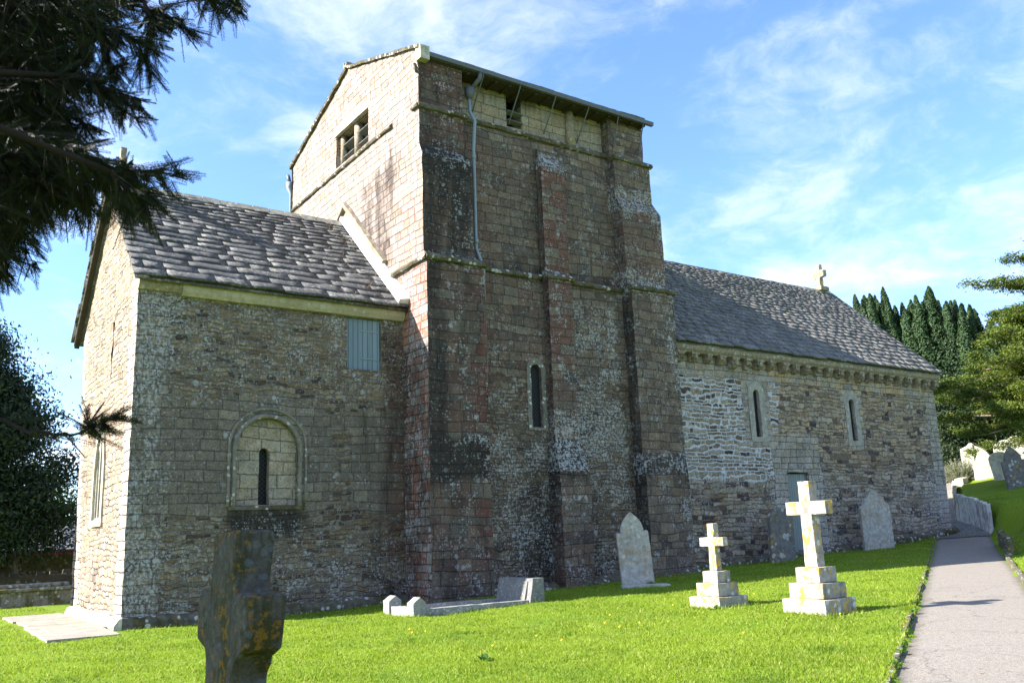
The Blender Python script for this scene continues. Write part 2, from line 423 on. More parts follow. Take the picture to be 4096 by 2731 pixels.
    nr = n.bump(hgt, 1.0*bump, .05)
    c = n.mix(1.0, c, tone, 'MULTIPLY'); finish(n, c, .93, nr, .15)
    return m
PAL_A = [(0, (.115, .10, .082)), (.3, (.15, .13, .105)), (.6, (.125, .105, .085)), (.85, (.185, .16, .125)), (1, (.10, .088, .075))]
PAL_R = [(0, (.05, .036, .03)), (.16, (.075, .055, .04)), (.24, (.17, .14, .10)), (.45, (.115, .09, .065)), (.7, (.205, .175, .13)), (.9, (.15, .105, .06)), (1, (.05, .036, .032))]
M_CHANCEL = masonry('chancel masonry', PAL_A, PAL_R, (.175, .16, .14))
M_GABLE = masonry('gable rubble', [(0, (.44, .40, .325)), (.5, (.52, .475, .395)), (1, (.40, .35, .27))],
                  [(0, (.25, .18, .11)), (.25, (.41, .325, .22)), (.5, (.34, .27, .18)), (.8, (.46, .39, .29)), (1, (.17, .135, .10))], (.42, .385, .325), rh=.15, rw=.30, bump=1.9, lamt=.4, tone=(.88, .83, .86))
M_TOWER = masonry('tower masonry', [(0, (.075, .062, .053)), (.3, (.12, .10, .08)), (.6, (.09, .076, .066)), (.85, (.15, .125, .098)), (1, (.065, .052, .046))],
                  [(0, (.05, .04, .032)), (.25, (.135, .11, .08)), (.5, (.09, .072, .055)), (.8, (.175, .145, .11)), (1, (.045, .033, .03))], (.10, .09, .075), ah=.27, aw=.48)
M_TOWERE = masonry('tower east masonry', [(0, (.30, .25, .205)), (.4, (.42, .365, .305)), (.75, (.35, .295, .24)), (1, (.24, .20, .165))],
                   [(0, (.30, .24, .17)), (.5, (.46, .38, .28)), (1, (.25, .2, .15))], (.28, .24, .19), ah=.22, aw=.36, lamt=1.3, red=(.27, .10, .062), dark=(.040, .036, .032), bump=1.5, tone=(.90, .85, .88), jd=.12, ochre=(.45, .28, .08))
M_NAVE = masonry('nave masonry', [(0, (.19, .17, .14)), (.5, (.25, .225, .185)), (1, (.16, .145, .12))],
                 [(0, (.035, .026, .026)), (.13, (.06, .045, .038)), (.2, (.15, .115, .075)), (.4, (.235, .195, .14)), (.6, (.15, .12, .085)), (.82, (.28, .235, .175)), (.93, (.15, .105, .065)), (1, (.04, .03, .03))], (.17, .155, .13), pale_mortar=(.44, .445, .45), rh=.15, rw=.38, lamt=.7, bump=1.3, tone=(1.26, 1.24, 1.27))

M_PANEL = masonry('arch ashlar', [(0, (.23, .20, .155)), (.5, (.30, .265, .205)), (1, (.26, .225, .17))], PAL_R, (.22, .20, .165), ah=.30, aw=.52, jd=.25, lamt=.7)
def plain_stone(name, base, dark=(.09, .085, .07), lich=(.62, .61, .57), ochre=(.45, .25, .04), dk=.35, li=.5, oc=.3, moss=None, scale=1.0, bump=.6, streak=True, grad=None):
    m, n = new_mat(name)
    oc_ = n.node('ShaderNodeTexCoord').outputs['Object']
    oi = n.node('ShaderNodeObjectInfo').outputs['Random']
    pos = n.vm('ADD', oc_, n.xyz(n.m('MULTIPLY', oi, 17.0), n.m('MULTIPLY', oi, 7.0), oi))
    x, y, z = n.sep(pos)
    f = n.noise(pos, 40*scale, 4, .65)[0]; md = n.noise(pos, 9*scale, 5, .65)[0]; bg_ = n.noise(pos, 2.4*scale, 4, .6)[0]
    c = n.mix(n.ss(md, .3, .7), tuple(v*.72 for v in base), tuple(min(1, v*1.15) for v in base))
    sk = n.noise(n.xyz(n.m('MULTIPLY', n.m('ADD', x, y), 14*scale), n.m('MULTIPLY', z, 1.6*scale), y), 1.0, 4, .6)[0] if streak else md
    c = n.mix(n.m('MULTIPLY', n.ss(n.m('ADD', n.m('MULTIPLY', sk, .6), n.m('MULTIPLY', bg_, .5)), .50, .72), dk), c, dark)
    if moss: c = n.mix(n.m('MULTIPLY', n.ss(n.m('ADD', n.m('MULTIPLY', bg_, .7), n.m('MULTIPLY', sk, .4)), .48, .66), .85), c, moss)
    vn = n.vor(n.vm('ADD', pos, n.vm('MULTIPLY', n.noise(pos, 12*scale, 3)[1], (.05, .05, .05))), 11*scale, 'F1', '3D')
    sc = n.node('ShaderNodeSeparateColor'); n.l.new(vn.outputs['Color'], sc.inputs[0])
    d = n.m('ADD', vn.outputs['Distance'], n.m('MULTIPLY', n.m('SUBTRACT', f, .5), .25))
    sp = n.ss(n.m('SUBTRACT', n.m('MULTIPLY', sc.outputs[0], .6), d), 0, .07)
    c = n.mix(n.m('MULTIPLY', sp, n.m('MULTIPLY', n.m('LESS_THAN', sc.outputs[1], .5), li)), c, lich)
    om = n.m('MULTIPLY', n.ss(n.m('ADD', n.noise(n.vm('ADD', pos, (5, 3, 1)), 10*scale, 4, .65)[0], n.m('MULTIPLY', n.m('SUBTRACT', bg_, .5), .6)), .56, .64), oc)
    c = n.mix(om, c, n.mix(f, ochre, tuple(min(1, v*1.35) for v in ochre)))
    c = n.mix(.35, c, n.mix(1.0, c, n.ramp(f, [(.3, (.45, .45, .45)), (.55, (1, 1, 1)), (.75, (1.5, 1.5, 1.5))]), 'MULTIPLY'))
    nr = n.bump(n.m('ADD', n.m('MULTIPLY', f, .35), n.m('MULTIPLY', md, .8)), bump, .02)
    finish(n, c, .92, nr, .15); return m
M_STRING = plain_stone('string course stone', (.13, .115, .09), dk=.9, li=.6, oc=.12, moss=(.05, .047, .018), scale=.7, bump=.9)
M_DRESSW = plain_stone('pale window dressing', (.34, .315, .27), dk=.3, li=.4, oc=.05, scale=.7)
M_DRESST = plain_stone('weathered window dressing', (.19, .175, .15), dk=.5, li=.8, oc=.05, scale=.9)
M_MOULD = plain_stone('grey moulding stone', (.20, .18, .15), dk=.5, li=.55, oc=.1, scale=.9)
M_DRESSED = plain_stone('pale dressed stone', (.44, .40, .32), dk=.25, li=.35, oc=.12, scale=.6)
M_CORNICE = plain_stone('cream cornice stone', (.40, .345, .245), dk=.4, li=.25, oc=.22, ochre=(.30, .22, .06), scale=.6, streak=False)
M_CORBEL = plain_stone('weathered corbel stone', (.28, .23, .165), dk=.45, li=.35, oc=.1, scale=.8, bump=.9)
M_CROSS = plain_stone('lichened white cross stone', (.35, .322, .278), dk=.62, li=.8, oc=.9, ochre=(.48, .27, .04), scale=.9)
M_FGCROSS = plain_stone('mossy dark cross stone', (.088, .080, .066), dark=(.020, .018, .014), dk=.85, li=.4, lich=(.13, .155, .17), oc=.55, ochre=(.24, .12, .012), moss=(.045, .045, .013), scale=2.0, bump=1.6)
M_HEAD = plain_stone('grey headstone', (.40, .375, .335), dk=.35, li=.35, oc=.28, ochre=(.45, .21, .03), scale=.8)
M_HEADD = plain_stone('dark headstone', (.15, .145, .14), dk=.4, li=.6, oc=.35, lich=(.50, .50, .47), scale=.55)
M_HEADW = plain_stone('pale sunlit headstone', (.52, .485, .41), dk=.3, li=.3, oc=.2, scale=.5)
M_GRANITE = plain_stone('grey granite', (.30, .29, .265), dk=.45, li=.5, oc=.1, scale=1.6, streak=False, bump=.9)
M_GRANITED = plain_stone('shade-darkened mottled granite', (.20, .195, .19), dk=.3, li=.3, oc=.04, scale=1.6, bump=.9)  # headblock granite, darkened in its colour to stand in for shadow
M_PAVING = plain_stone('warm paving slab', (.31, .27, .22), dk=.3, li=.15, oc=.05, scale=.4, streak=False, bump=.3)
M_TOMB = plain_stone('tomb stone', (.27, .26, .22), dk=.55, li=.6, oc=.2, moss=(.08, .085, .03), scale=.7)
M_EDGE = plain_stone('edging stone', (.12, .108, .09), dk=.6, li=.5, oc=.25, moss=(.07, .08, .025), scale=.9)
M_RETAIN = plain_stone('streaked retaining slab', (.58, .55, .52), dark=(.05, .045, .04), dk=.7, li=.6, oc=.05, scale=.5)
M_FARWALL = plain_stone('dark field stone wall', (.14, .125, .095), dk=.6, li=.4, oc=.1, scale=.5)

def slate_mat(name, a, b, lich, li=.5, brown=.3):
    m, n = new_mat(name)
    g = n.node('ShaderNodeNewGeometry'); rnd = g.outputs['Random Per Island']; pos = g.outputs['Position']
    r2 = n.wn(n.m('MULTIPLY', rnd, 91.7), '1D')[0]
    f = n.noise(pos, 26, 5, .68)[0]; md = n.noise(pos, 6, 5, .65)[0]; bg_ = n.noise(pos, 1.1, 3)[0]
    c = n.mix(n.m('ADD', n.m('MULTIPLY', rnd, .25), n.m('MULTIPLY', md, .65)), a, b); c = n.mix(n.m('MULTIPLY', n.m('GREATER_THAN', r2, .9), .3), c, tuple(v*1.5 for v in b))
    c = n.mix(n.m('MULTIPLY', n.ss(n.m('ADD', md, n.m('MULTIPLY', n.m('SUBTRACT', bg_, .5), .7)), .52, .72), brown), c, (.10, .075, .035))
    lm = n.ss(n.m('ADD', n.noise(pos, 11, 6, .72)[0], n.m('MULTIPLY', n.m('SUBTRACT', bg_, .5), .35)), .50, .68)
    c = n.mix(n.m('MULTIPLY', lm, li), c, lich)
    c = n.mix(.5, c, n.mix(1.0, c, n.ramp(f, [(.3, (.4, .4, .4)), (.52, (1, 1, 1)), (.75, (1.7, 1.7, 1.7))]), 'MULTIPLY'))
    nr = n.bump(n.m('ADD', n.m('MULTIPLY', f, .4), md), .8, .02)
    finish(n, c, .78, nr, .3); return m
M_SLATE = slate_mat('chancel stone slates', (.040, .040, .039), (.088, .086, .081), (.31, .30, .275), .65)
M_SLATE2 = slate_mat('nave stone slates', (.064, .061, .054), (.135, .128, .113), (.37, .355, .315), .65, .25)
M_SLATE3 = slate_mat('shelter slates', (.06, .062, .075), (.085, .09, .105), (.15, .15, .15), .2, .1)

def simple(name, col, rough=.6, spec=.3, metal=0.0, var=.25, scale=8, bumpd=.003):
    m, n = new_mat(name)
    pos = n.node('ShaderNodeTexCoord').outputs['Object']
    f = n.noise(pos, scale, 5, .65)[0]
    c = n.mix(f, tuple(v*(1-var) for v in col), tuple(min(1, v*(1+var)) for v in col))
    finish(n, c, rough, n.bump(f, .5, bumpd), spec, metal); return m
M_LEADGUT = simple('weathered lead gutter', (.085, .09, .105), .55, .4, .0, .4, 12)
M_PIPE = simple('grey painted pipe', (.20, .235, .27), .5, .4, 0, .3, 10)
M_ROD = simple('grey iron stay', (.085, .09, .095), .55, .4, 0, .3, 20)
M_LEADW = simple('bright lead flashing', (.62, .62, .61), .5, .4, 0, .15, 5)
M_SOFFIT = simple('dark soffit boards', (.045, .038, .030), .85, .1, 0, .4, 6)
M_DARKIN = simple('dark interior', (.006, .006, .006), .95, .05)
M_LOUVRE = simple('grey slate louvre', (.13, .13, .13), .8, .2, 0, .4, 9)
M_TIMBER = simple('weathered timber', (.24, .18, .12), .85, .1, 0, .4, 14)
M_REDFASCIA = simple('red painted fascia', (.17, .022, .02), .6, .3, 0, .2, 9)
M_REDTILE = simple('red ridge tile', (.20, .075, .045), .85, .2, 0, .4, 9)
def boards(name, col, wd, axis='x'):
    m, n = new_mat(name)
    x, y, z = n.sep(n.node('ShaderNodeTexCoord').outputs['Object']); pos = n.xyz(x, y, z)
    k = n.m('DIVIDE', x, wd); fr = n.m('FRACT', k); rn = n.wn(n.m('FLOOR', k), '1D')[0]
    gap = n.ss(n.m('MINIMUM', fr, n.m('SUBTRACT', 1.0, fr)), .02, .07)
    gr = n.noise(n.xyz(n.m('MULTIPLY', x, 40), n.m('MULTIPLY', z, 2.5), rn), 1.0, 4, .6)[0]
    c = n.mix(n.m('ADD', n.m('MULTIPLY', rn, .5), n.m('MULTIPLY', gr, .5)), tuple(v*.7 for v in col), tuple(v*1.25 for v in col))
    c = n.mix(gap, tuple(v*.2 for v in col), c)
    finish(n, c, .6, n.bump(n.m('ADD', gap, n.m('MULTIPLY', gr, .15)), .7, .012), .3); return m
M_SHUTTER = boards('blue grey painted boards', (.17, .235, .285), .14)
M_DOOR = boards('pale green painted door boards', (.215, .25, .235), .13)
def glass_mat(name):
    m, n = new_mat(name)
    x, y, z = n.sep(n.node('ShaderNodeTexCoord').outputs['Object'])
    h = n.m('ADD', x, y); s_ = 9.0
    a = n.m('FRACT', n.m('MULTIPLY', n.m('ADD', h, z), s_)); b = n.m('FRACT', n.m('MULTIPLY', n.m('SUBTRACT', h, z), s_))
    ln = n.m('MINIMUM', n.m('MINIMUM', a, n.m('SUBTRACT', 1., a)), n.m('MINIMUM', b, n.m('SUBTRACT', 1., b)))
    lead = n.ss(ln, .05, .1)
    c = n.mix(lead, (.05, .052, .055), (.008, .009, .011))
    f = n.noise(n.xyz(x, y, z), 14, 2)[0]
    finish(n, c, n.m('ADD', .45, n.m('MULTIPLY', n.m('SUBTRACT', 1., lead), .4)), n.bump(f, .4, .01), .12); return m
M_GLASS = glass_mat('dark leaded glass'); M_GLASSL = simple('quarry glass with painted reflection', (.15, .15, .155), .35, .5, 0, .35, 16)  # lancet panes: grey base colour stands in for the sky's reflection

def leaf_mat(name, a, b, tip=None, trans=.3, tipmix=.3, straw=None):
    m, n = new_mat(name)
    g = n.node('ShaderNodeNewGeometry'); rnd = g.outputs['Random Per Island']; pos = g.outputs['Position']
    big = n.noise(pos, .55, 3)[0]
    f = n.m('ADD', n.m('MULTIPLY', rnd, .5), n.m('MULTIPLY', n.ss(big, .3, .7), .5))
    c = n.mix(f, a, b)
    if tip: c = n.mix(n.m('MULTIPLY', n.m('GREATER_THAN', n.wn(n.m('MULTIPLY', rnd, 77.1), '1D')[0], 1-tipmix), .8), c, tip)
    if straw:
        c = n.mix(n.m('MULTIPLY', n.ss(n.noise(pos, 1.25, 5, .7)[0], .57, .72), .65), c, straw[0]); c = n.mix(n.m('MULTIPLY', n.ss(n.noise(n.vm('ADD', pos, (7, 3, 0)), .8, 5, .65)[0], .54, .68), .6), c, straw[1])
    d = n.node('ShaderNodeBsdfPrincipled'); n.put(d.inputs['Base Color'], c); d.inputs['Roughness'].default_value = .6; d.inputs['Specular IOR Level'].default_value = .25
    t = n.node('ShaderNodeBsdfTranslucent'); n.put(t.inputs[0], n.mix(1.0, c, (1.2, 1.3, .6), 'MULTIPLY'))
    mx = n.node('ShaderNodeMixShader'); mx.inputs[0].default_value = trans; n.l.new(d.outputs[0], mx.inputs[1]); n.l.new(t.outputs[0], mx.inputs[2])
    o = n.node('ShaderNodeOutputMaterial'); n.l.new(mx.outputs[0], o.inputs[0]); return m
M_YEW = leaf_mat('dark yew needles', (.003, .006, .003), (.010, .018, .006), None, .12)
M_YEWB = leaf_mat('yew foliage', (.010, .022, .010), (.032, .055, .018), (.06, .07, .02), .18, .10)
M_IRISH = leaf_mat('upright yew foliage', (.016, .038, .013), (.042, .082, .028), (.07, .10, .035), .2, .15)
M_CEDAR = leaf_mat('golden cypress foliage', (.026, .056, .010), (.145, .185, .028), (.20, .165, .05), .32, .08)
M_FARLEAF = leaf_mat('distant green leaves', (.05, .09, .03), (.10, .16, .05), None, .3)
M_LAV = leaf_mat('grey green lavender', (.13, .15, .08), (.27, .28, .17), (.30, .27, .33), .3, .25)
M_WEED = leaf_mat('weed leaves', (.05, .12, .02), (.10, .20, .035), None, .35)
M_GRASS = leaf_mat('grass blades', (.112, .178, .010), (.240, .315, .022), (.37, .37, .095), .42, .14, ((.27, .25, .085), (.062, .135, .012)))
M_DANDE = simple('yellow petals', (.75, .50, .03), .7, .2)
M_DRYSTEM = simple('dry brown stems', (.27, .19, .12), .9, .1)
def bark(name, col):
    m, n = new_mat(name)
    pos = n.node('ShaderNodeTexCoord').outputs['Object']; x, y, z = n.sep(pos)
    f = n.noise(n.xyz(n.m('MULTIPLY', x, 9), n.m('MULTIPLY', y, 9), n.m('MULTIPLY', z, 2)), 1.0, 5, .65)[0]
    finish(n, n.mix(f, tuple(v*.5 for v in col), tuple(v*1.5 for v in col)), .9, n.bump(f, .9, .03), .15); return m
M_BARK = bark('reddish yew bark', (.022, .017, .014)); M_BARKP = bark('pale grey bark', (.34, .26, .20))

def lawn_mat():
    m, n = new_mat('lawn turf')
    pos = n.node('ShaderNodeNewGeometry').outputs['Position']
    f = n.noise(pos, 30, 5, .7)[0]; md = n.noise(pos, 3.1, 5, .62)[0]; bg_ = n.noise(pos, .35, 4)[0]
    c = n.mix(n.ss(f, .3, .7), (.086, .148, .009), (.195, .260, .020))
    c = n.mix(n.m('MULTIPLY', n.ss(md, .50, .72), .5), c, (.155, .225, .028))
    c = n.mix(n.m('MULTIPLY', n.ss(bg_, .50, .66), .5), c, (.055, .13, .010))
    c = n.mix(n.m('MULTIPLY', n.ss(n.noise(pos, 1.3, 5, .7)[0], .66, .74), .6), c, (.20, .17, .07))
    finish(n, c, .9, n.bump(n.m('ADD', f, md), .8, .03), .1); return m
def asphalt_mat():
    m, n = new_mat('pale worn asphalt')
    pos = n.node('ShaderNodeNewGeometry').outputs['Position']
    sp = n.vor(pos, 75, 'F1', '3D'); sc = n.node('ShaderNodeSeparateColor'); n.l.new(sp.outputs['Color'], sc.inputs[0])
    md = n.noise(pos, 2.2, 5, .6)[0]; bg_ = n.noise(pos, .5, 3)[0]; f = n.noise(pos, 45, 4, .7)[0]
    c = n.mix(sc.outputs[0], (.125, .109, .089), (.305, .268, .222))
    c = n.mix(n.m('MULTIPLY', n.ss(md, .45, .75), .4), c, (.20, .185, .165)); c = n.mix(n.m('MULTIPLY', bg_, .35), c, (.245, .22, .186))
    c = n.mix(n.ss(f, .62, .72), c, (.09, .085, .08)); c = n.mix(n.m('MULTIPLY', n.ss(n.noise(pos, 1.1, 6, .7)[0], .56, .70), .45), c, (.13, .12, .10))
    crk = n.vor(n.vm('ADD', pos, n.vm('MULTIPLY', n.noise(pos, 1.5, 4)[1], (.8, .8, 0))), .55, 'DISTANCE_TO_EDGE', '2D').outputs['Distance']; c = n.mix(n.m('MULTIPLY', n.m('SUBTRACT', 1.0, n.ss(crk, .002, .010)), .5), c, (.06, .055, .05))
    px_, py_, _z = n.sep(pos); e1 = n.m('ABSOLUTE', n.m('SUBTRACT', py_, n.m('ADD', -17.72, n.m('MULTIPLY', px_, .565)))); e2 = n.m('ABSOLUTE', n.m('SUBTRACT', py_, n.m('ADD', -19.936, n.m('MULTIPLY', px_, .56))))
    ed = n.m('SUBTRACT', 1.0, n.ss(n.m('ADD', n.m('MINIMUM', e1, e2), n.m('MULTIPLY', n.m('SUBTRACT', n.noise(pos, 2.5, 5, .7)[0], .5), .5)), .02, .30)); c = n.mix(n.m('MULTIPLY', ed, .75), c, n.mix(f, (.05, .048, .03), (.12, .105, .07)))
    lf = n.vor(pos, 3.7, 'F1', '2D'); ls = n.node('ShaderNodeSeparateColor'); n.l.new(lf.outputs['Color'], ls.inputs[0]); c = n.mix(n.m('MULTIPLY', n.ss(lf.outputs['Distance'], .10, .06), n.m('LESS_THAN', ls.outputs[0], .12)), c, (.11, .075, .035))
    finish(n, c, .85, n.bump(n.m('ADD', sp.outputs['Distance'], f), .6, .008), .25); return m
def cobble_mat():
    m, n = new_mat('rounded cobbles')
    pos = n.node('ShaderNodeNewGeometry').outputs['Position']
    e = n.vor(pos, 6.5, 'DISTANCE_TO_EDGE', '2D'); v = n.vor(pos, 6.5, 'F1', '2D')
    k = n.ss(e.outputs['Distance'], .02, .12); sc = n.node('ShaderNodeSeparateColor'); n.l.new(v.outputs['Color'], sc.inputs[0])
    c = n.mix(k, (.05, .06, .03), n.mix(sc.outputs[0], (.17, .16, .145), (.30, .285, .26)))
    finish(n, c, .8, n.bump(k, 1.0, .05), .3); return m
M_LAWN = lawn_mat(); M_ASPHALT = asphalt_mat(); M_COBBLE = cobble_mat()

# ================================================================== THE CHURCH
church = empty('church', (0, 0, 0), 0, 'old rubble stone church with a squat gabled tower between its slate-roofed chancel and nave', 'church')
def bmp(x, a, b, s=.4):          # 1 inside [a, b], soft edge s
    return max(0.0, min(1.0, (x-a)/s+.5))*max(0.0, min(1.0, (b-x)/s+.5))
def N2(P, k, sd=0): return noise.noise(Vector((P.x*k+sd, P.y*k, P.z*k-sd)))
def f_chancel(P, n):
    x, z = P.x, P.z
    ash = max(bmp(z, 2.35, 5.0, .5)*(1-.5*bmp(x, 4.6, 5.5, .4)), bmp(x, -1, .75, .2), bmp(x, 1.9, 4.5, .3)*bmp(z, 2.4, 5.2, .2))
    dark = .12+.40*bmp(x, 5.9, 7.5, 1.2)+.75*bmp(x, 2.2, 4.1, .4)*bmp(z, 1.75, 2.62, .5)+.35*bmp(z, -.5, .35, .3)+.22*bmp(x, 4.2, 5.8, 1)*bmp(z, 3, 5)
    red = .75*bmp(x, 6.35, 7.5, .5)*bmp(z, .5, 7)
    lich = .35+.5*bmp(x, -1, .7, .6)+.3*bmp(z, 0, 1.9, 1)+.3*bmp(z, 5.2, 8, 1)
    return (red, dark, lich, .06), (1-ash, .15, .35*bmp(z, 5.0, 7.5, 1)+.25*bmp(z, .5, 2.2, 1), 0)
def f_gable(P, n):
    y, z = P.y, P.z
    q = max(bmp(y, -1, .62+.22*(int(z/.36) % 2), .05), bmp(y, 5.4-.2*(int(z/.36) % 2)+.145*z, 9, .05))
    return (0, .02+.12*bmp(z, 9, 12), .10, .05), (1-q, .1, .2, 0)
def f_tower(P, n):
    x, y, z = P.x, P.y, P.z
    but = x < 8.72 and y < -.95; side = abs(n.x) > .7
    rub = bmp(x, 8.75, 14.2, .1)*bmp(z, -1, 6.1, .8)*(1 if y > -1.0 else 0)
    red = .15; dark = .22; li = .38; och = .08
    if but:
        dark = .46+.62*bmp(z, 3.2, 4.15, .35)+.25*bmp(z, 9.2, 12.1, .6)+.35*bmp(z, 11.6, 12.3, .4)+.30*bmp(x, 6.5, 7.35, .3)*bmp(z, 3, 9)
        red = .45+.5*bmp(x, 8.2, 9, .4)*bmp(z, 1, 8.8)+.2*bmp(z, 12, 16)
        li = .48-.25*bmp(x, 6.5, 7.3, .3)+.4*bmp(z, 4, 4.25, .1)+.35*bmp(z, -1, .9, .5)*bmp(x, 6, 7.2, .5)
    elif 10.8 < x < 12.2 and y < -.95:
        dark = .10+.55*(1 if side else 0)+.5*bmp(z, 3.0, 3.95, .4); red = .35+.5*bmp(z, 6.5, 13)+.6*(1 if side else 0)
        li = .5+.7*bmp(z, 3.7, 5.0, .5)+.6*bmp(z, 12.5, 13.4, .3)
    elif x > 14.0:
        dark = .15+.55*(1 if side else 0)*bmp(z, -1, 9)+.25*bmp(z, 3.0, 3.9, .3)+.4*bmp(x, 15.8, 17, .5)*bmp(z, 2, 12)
        red = .12+.3*bmp(z, 9, 12); li = .45+.5*bmp(z, 11.6, 12.5, .3)+.5*bmp(z, 8.9, 9.7, .3)+.3*bmp(x, 15.6, 17, .2); och = .25
    else:
        dark = .12+.30*bmp(z, -1, 2.6, 2)+.30*bmp(z, 12.9, 13.5, .4)*0+.5*bmp(z, 8.9, 9.5, .4)+.3*bmp(x, 9.7, 11.2, .6)*bmp(z, .5, 4.4)
        red = .14+.35*bmp(x, 8.2, 9.4, .5)*bmp(z, 4, 13)+.25*bmp(x, 9.8, 11, .5)*bmp(z, 5, 9); li = .40+.35*bmp(z, .3, 5, 2)+.3*bmp(x, 11.8, 14.3, 1)*bmp(z, 4, 8.5)
        if z > 13.5: dark = .10+.35*bmp(z, 14.5, 16, .5)+.25*max(0, N2(P, 1.5)); red = .06; li = .35; och = .05
    gold = .25*bmp(z, 13.5, 16)*(0 if but else 1)+.15
    return (red, dark, li, och), (rub, .05, gold, 0)
def f_towere(P, n):
    y, z = P.y, P.z
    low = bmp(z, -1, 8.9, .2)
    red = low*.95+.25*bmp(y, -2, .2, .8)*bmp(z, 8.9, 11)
    dark = .04+.66*low*bmp(z, -1, 6.75, .3)+.60*bmp(y, .3, 3.0, 1.0)*bmp(z, 9, 12.6, 1.0)+.35*bmp(y, -.9, .9, .8)*bmp(z, 11.5, 13.2, .8)  # lower dark term paints in the eave's shade; upper patches are weather stain
    return (red, dark, .35*low+.25, .22), (.12*(1-low), .1, .35*(1-low), 0)
def f_nave(P, n):
    x, z = P.x, P.z
    edge = 22.0+.5*N2(P, .9); pale = bmp(x, 15, edge, .5)*bmp(z, 3.15+.15*N2(P, 1.3, 4), 6.95, .25)
    ash = max(bmp(z, 6.75, 8, .15), bmp(x, 20.0, 21.4, .15)*bmp(z, 4.4, 6.8, .1), bmp(x, 25.6, 27.0, .15)*bmp(z, 4.4, 7, .1), bmp(x, 21.3, 24.0, .3)*bmp(z, .4, 4.9, .3), bmp(x, 31.5, 40, .2))
    dark = .05+.30*bmp(z, -1, 1.5, 1.0)+.16*bmp(z, 1.4, 3.1, .8)
    li = .18+.45*bmp(z, .8, 3.6, 1.2)+.45*bmp(x, 30.6, 34, 1.2)+.3*bmp(x, 21, 24.5, .6)*bmp(z, .5, 5)
    return (.05, dark, li, .08), (1-ash, pale, .55*bmp(z, 3.8, 7.4, 1)*bmp(x, 21, 31, 2)+.35*bmp(z, 6.7, 8, .2), 0)

Z = (0, 0, 1)
# ---- chancel
mb = MB()
big_arch = arch(2.38, 3.90, 2.58, 4.66, 18); slit = arch(2.965, 3.225, 2.60, 3.96, 10); shut = [(5.19, 6.07), (6.17, 6.07), (6.17, 7.44), (5.19, 7.44)]
mb.panel((0, 0, 0), (1, 0, 0), Z, [(0, -.3), (6.95, -.3), (6.95, 7.8), (0, 7.8)], [big_arch, shut], .16, f_chancel, (0, .14, 0))
mb2 = MB(); mb2.panel((0, .14, 0), (1, 0, 0), Z, big_arch, [slit], .12, lambda P, n: ((0, .0, .45, .05), (0, .2, .3, 0)), (0, .22, 0))
mb.build('chancel_wall', M_CHANCEL, church, amp=.014, k=2.2)
mb2.build('blind_arch_panel', M_PANEL, church, amp=.008, k=2.2)
mb = MB()
gwin = arch(2.78, 3.86, 2.42, 4.62, 12, True)
mb.panel((0, 0, 0), (0, 1, 0), Z, [(0, -.3), (5.8, -.3), (6.95, 7.8), (3.55, 11.3), (0, 7.8)], [gwin], .16, f_gable, (.22, 0, 0), flip=True)
mb.panel((6.85, 6.4, 0), (-1, 0, 0), Z, [(0, -.3), (6.85, -.3), (6.85, 7.7), (0, 7.7)], [], .5, f_gable)
mb.build('chancel_gable_wall', M_GABLE, church, amp=.022, k=2.6)
# plinth course
mb = MB(); fp = lambda P, n: ((0, .35, 1.0, .1), (0, 0, 0, 0))
mb.prism([(0, -.3), (.14, -.3), (.13, .12), (.06, .24), (0, .26)], (-.05, 0, 0), (6.9, 0, .04), (0, -1, 0), Z, fp, .2)
mb.build('plinth', M_STRING, church, amp=.03, k=3.4)
mb = MB(); mb.prism([(0, -.3), (.16, -.3), (.15, .10), (.07, .24), (0, .26)], (0, 6.2, 0), (0, -.15, 0), (-1, 0, 0), Z, fp, .2)
mb.build('plinth', M_DRESSED, church, amp=.03, k=3.4)
# blind arch mouldings, sill
mb = MB()
def archline(x0, x1, z0, zt, y, n=26):
    r = (x1-x0)/2; xc = (x0+x1)/2; zs = zt-r
    return [(x0, y, z0)]+[(x0, y, z0+(zs-z0)*i/5) for i in range(1, 5)]+[(xc-r*math.cos(math.pi*i/n), y, zs+r*math.sin(math.pi*i/n)) for i in range(n+1)]+[(x1, y, zs-(zs-z0)*i/5) for i in range(1, 6)]
mb.tube(archline(2.33, 3.95, 2.56, 4.72, -.01), .055, 10)
mb.tube(archline(2.20, 4.10, 2.56, 4.90, -.01), .036, 8)
mb.build('arch_moulding', M_MOULD, church, smooth=True, amp=.014, k=5)
mb = MB(); mb.prism([(-.16, -.09), (.06, -.09), (.05, 0), (-.16, .02)], (2.22, 0, 2.57), (4.06, 0, 2.57), (0, -1, 0), Z, None, .15)
mb.build('window_sill', M_STRING, church, amp=.012, k=5)
def window(name, outline, y, parent=church, frame=None):
    o = stone_slab('window', outline, .02, M_GLASS, parent, 0, .4, 0); o.location = (0, y, 0); return o
window('window', slit, .34)
# lancet window of the gable: frame, mullions, panes
wo_ = empty('lancet_window', (0, 0, 0)); wo_.parent = church
mb = MB()
def frame_ring(mb, outer, inner, x, d):
    n = len(outer)
    for i in range(n):
        j = (i+1) % n
        A, B, C_, D_ = outer[i], outer[j], inner[j], inner[i]
        v = [mb.vert((x, p[0], p[1])) for p in (A, B, C_, D_)]; mb.face(v[::-1], [A, B, C_, D_][::-1])
        v2 = [mb.vert((x, D_[0], D_[1])), mb.vert((x, C_[0], C_[1])), mb.vert((x+d, C_[0], C_[1])), mb.vert((x+d, D_[0], D_[1]))]; mb.face(v2[::-1], [D_, C_, C_, D_])
        v3 = [mb.vert((x, A[0], A[1])), mb.vert((x, B[0], B[1])), mb.vert((x+d, B[0], B[1])), mb.vert((x+d, A[0], A[1]))]; mb.face(v3, [A, B, B, A])
outer = arch(2.62, 4.02, 2.26, 4.86, 12, True)
frame_ring(mb, outer, gwin, -.05, .1)
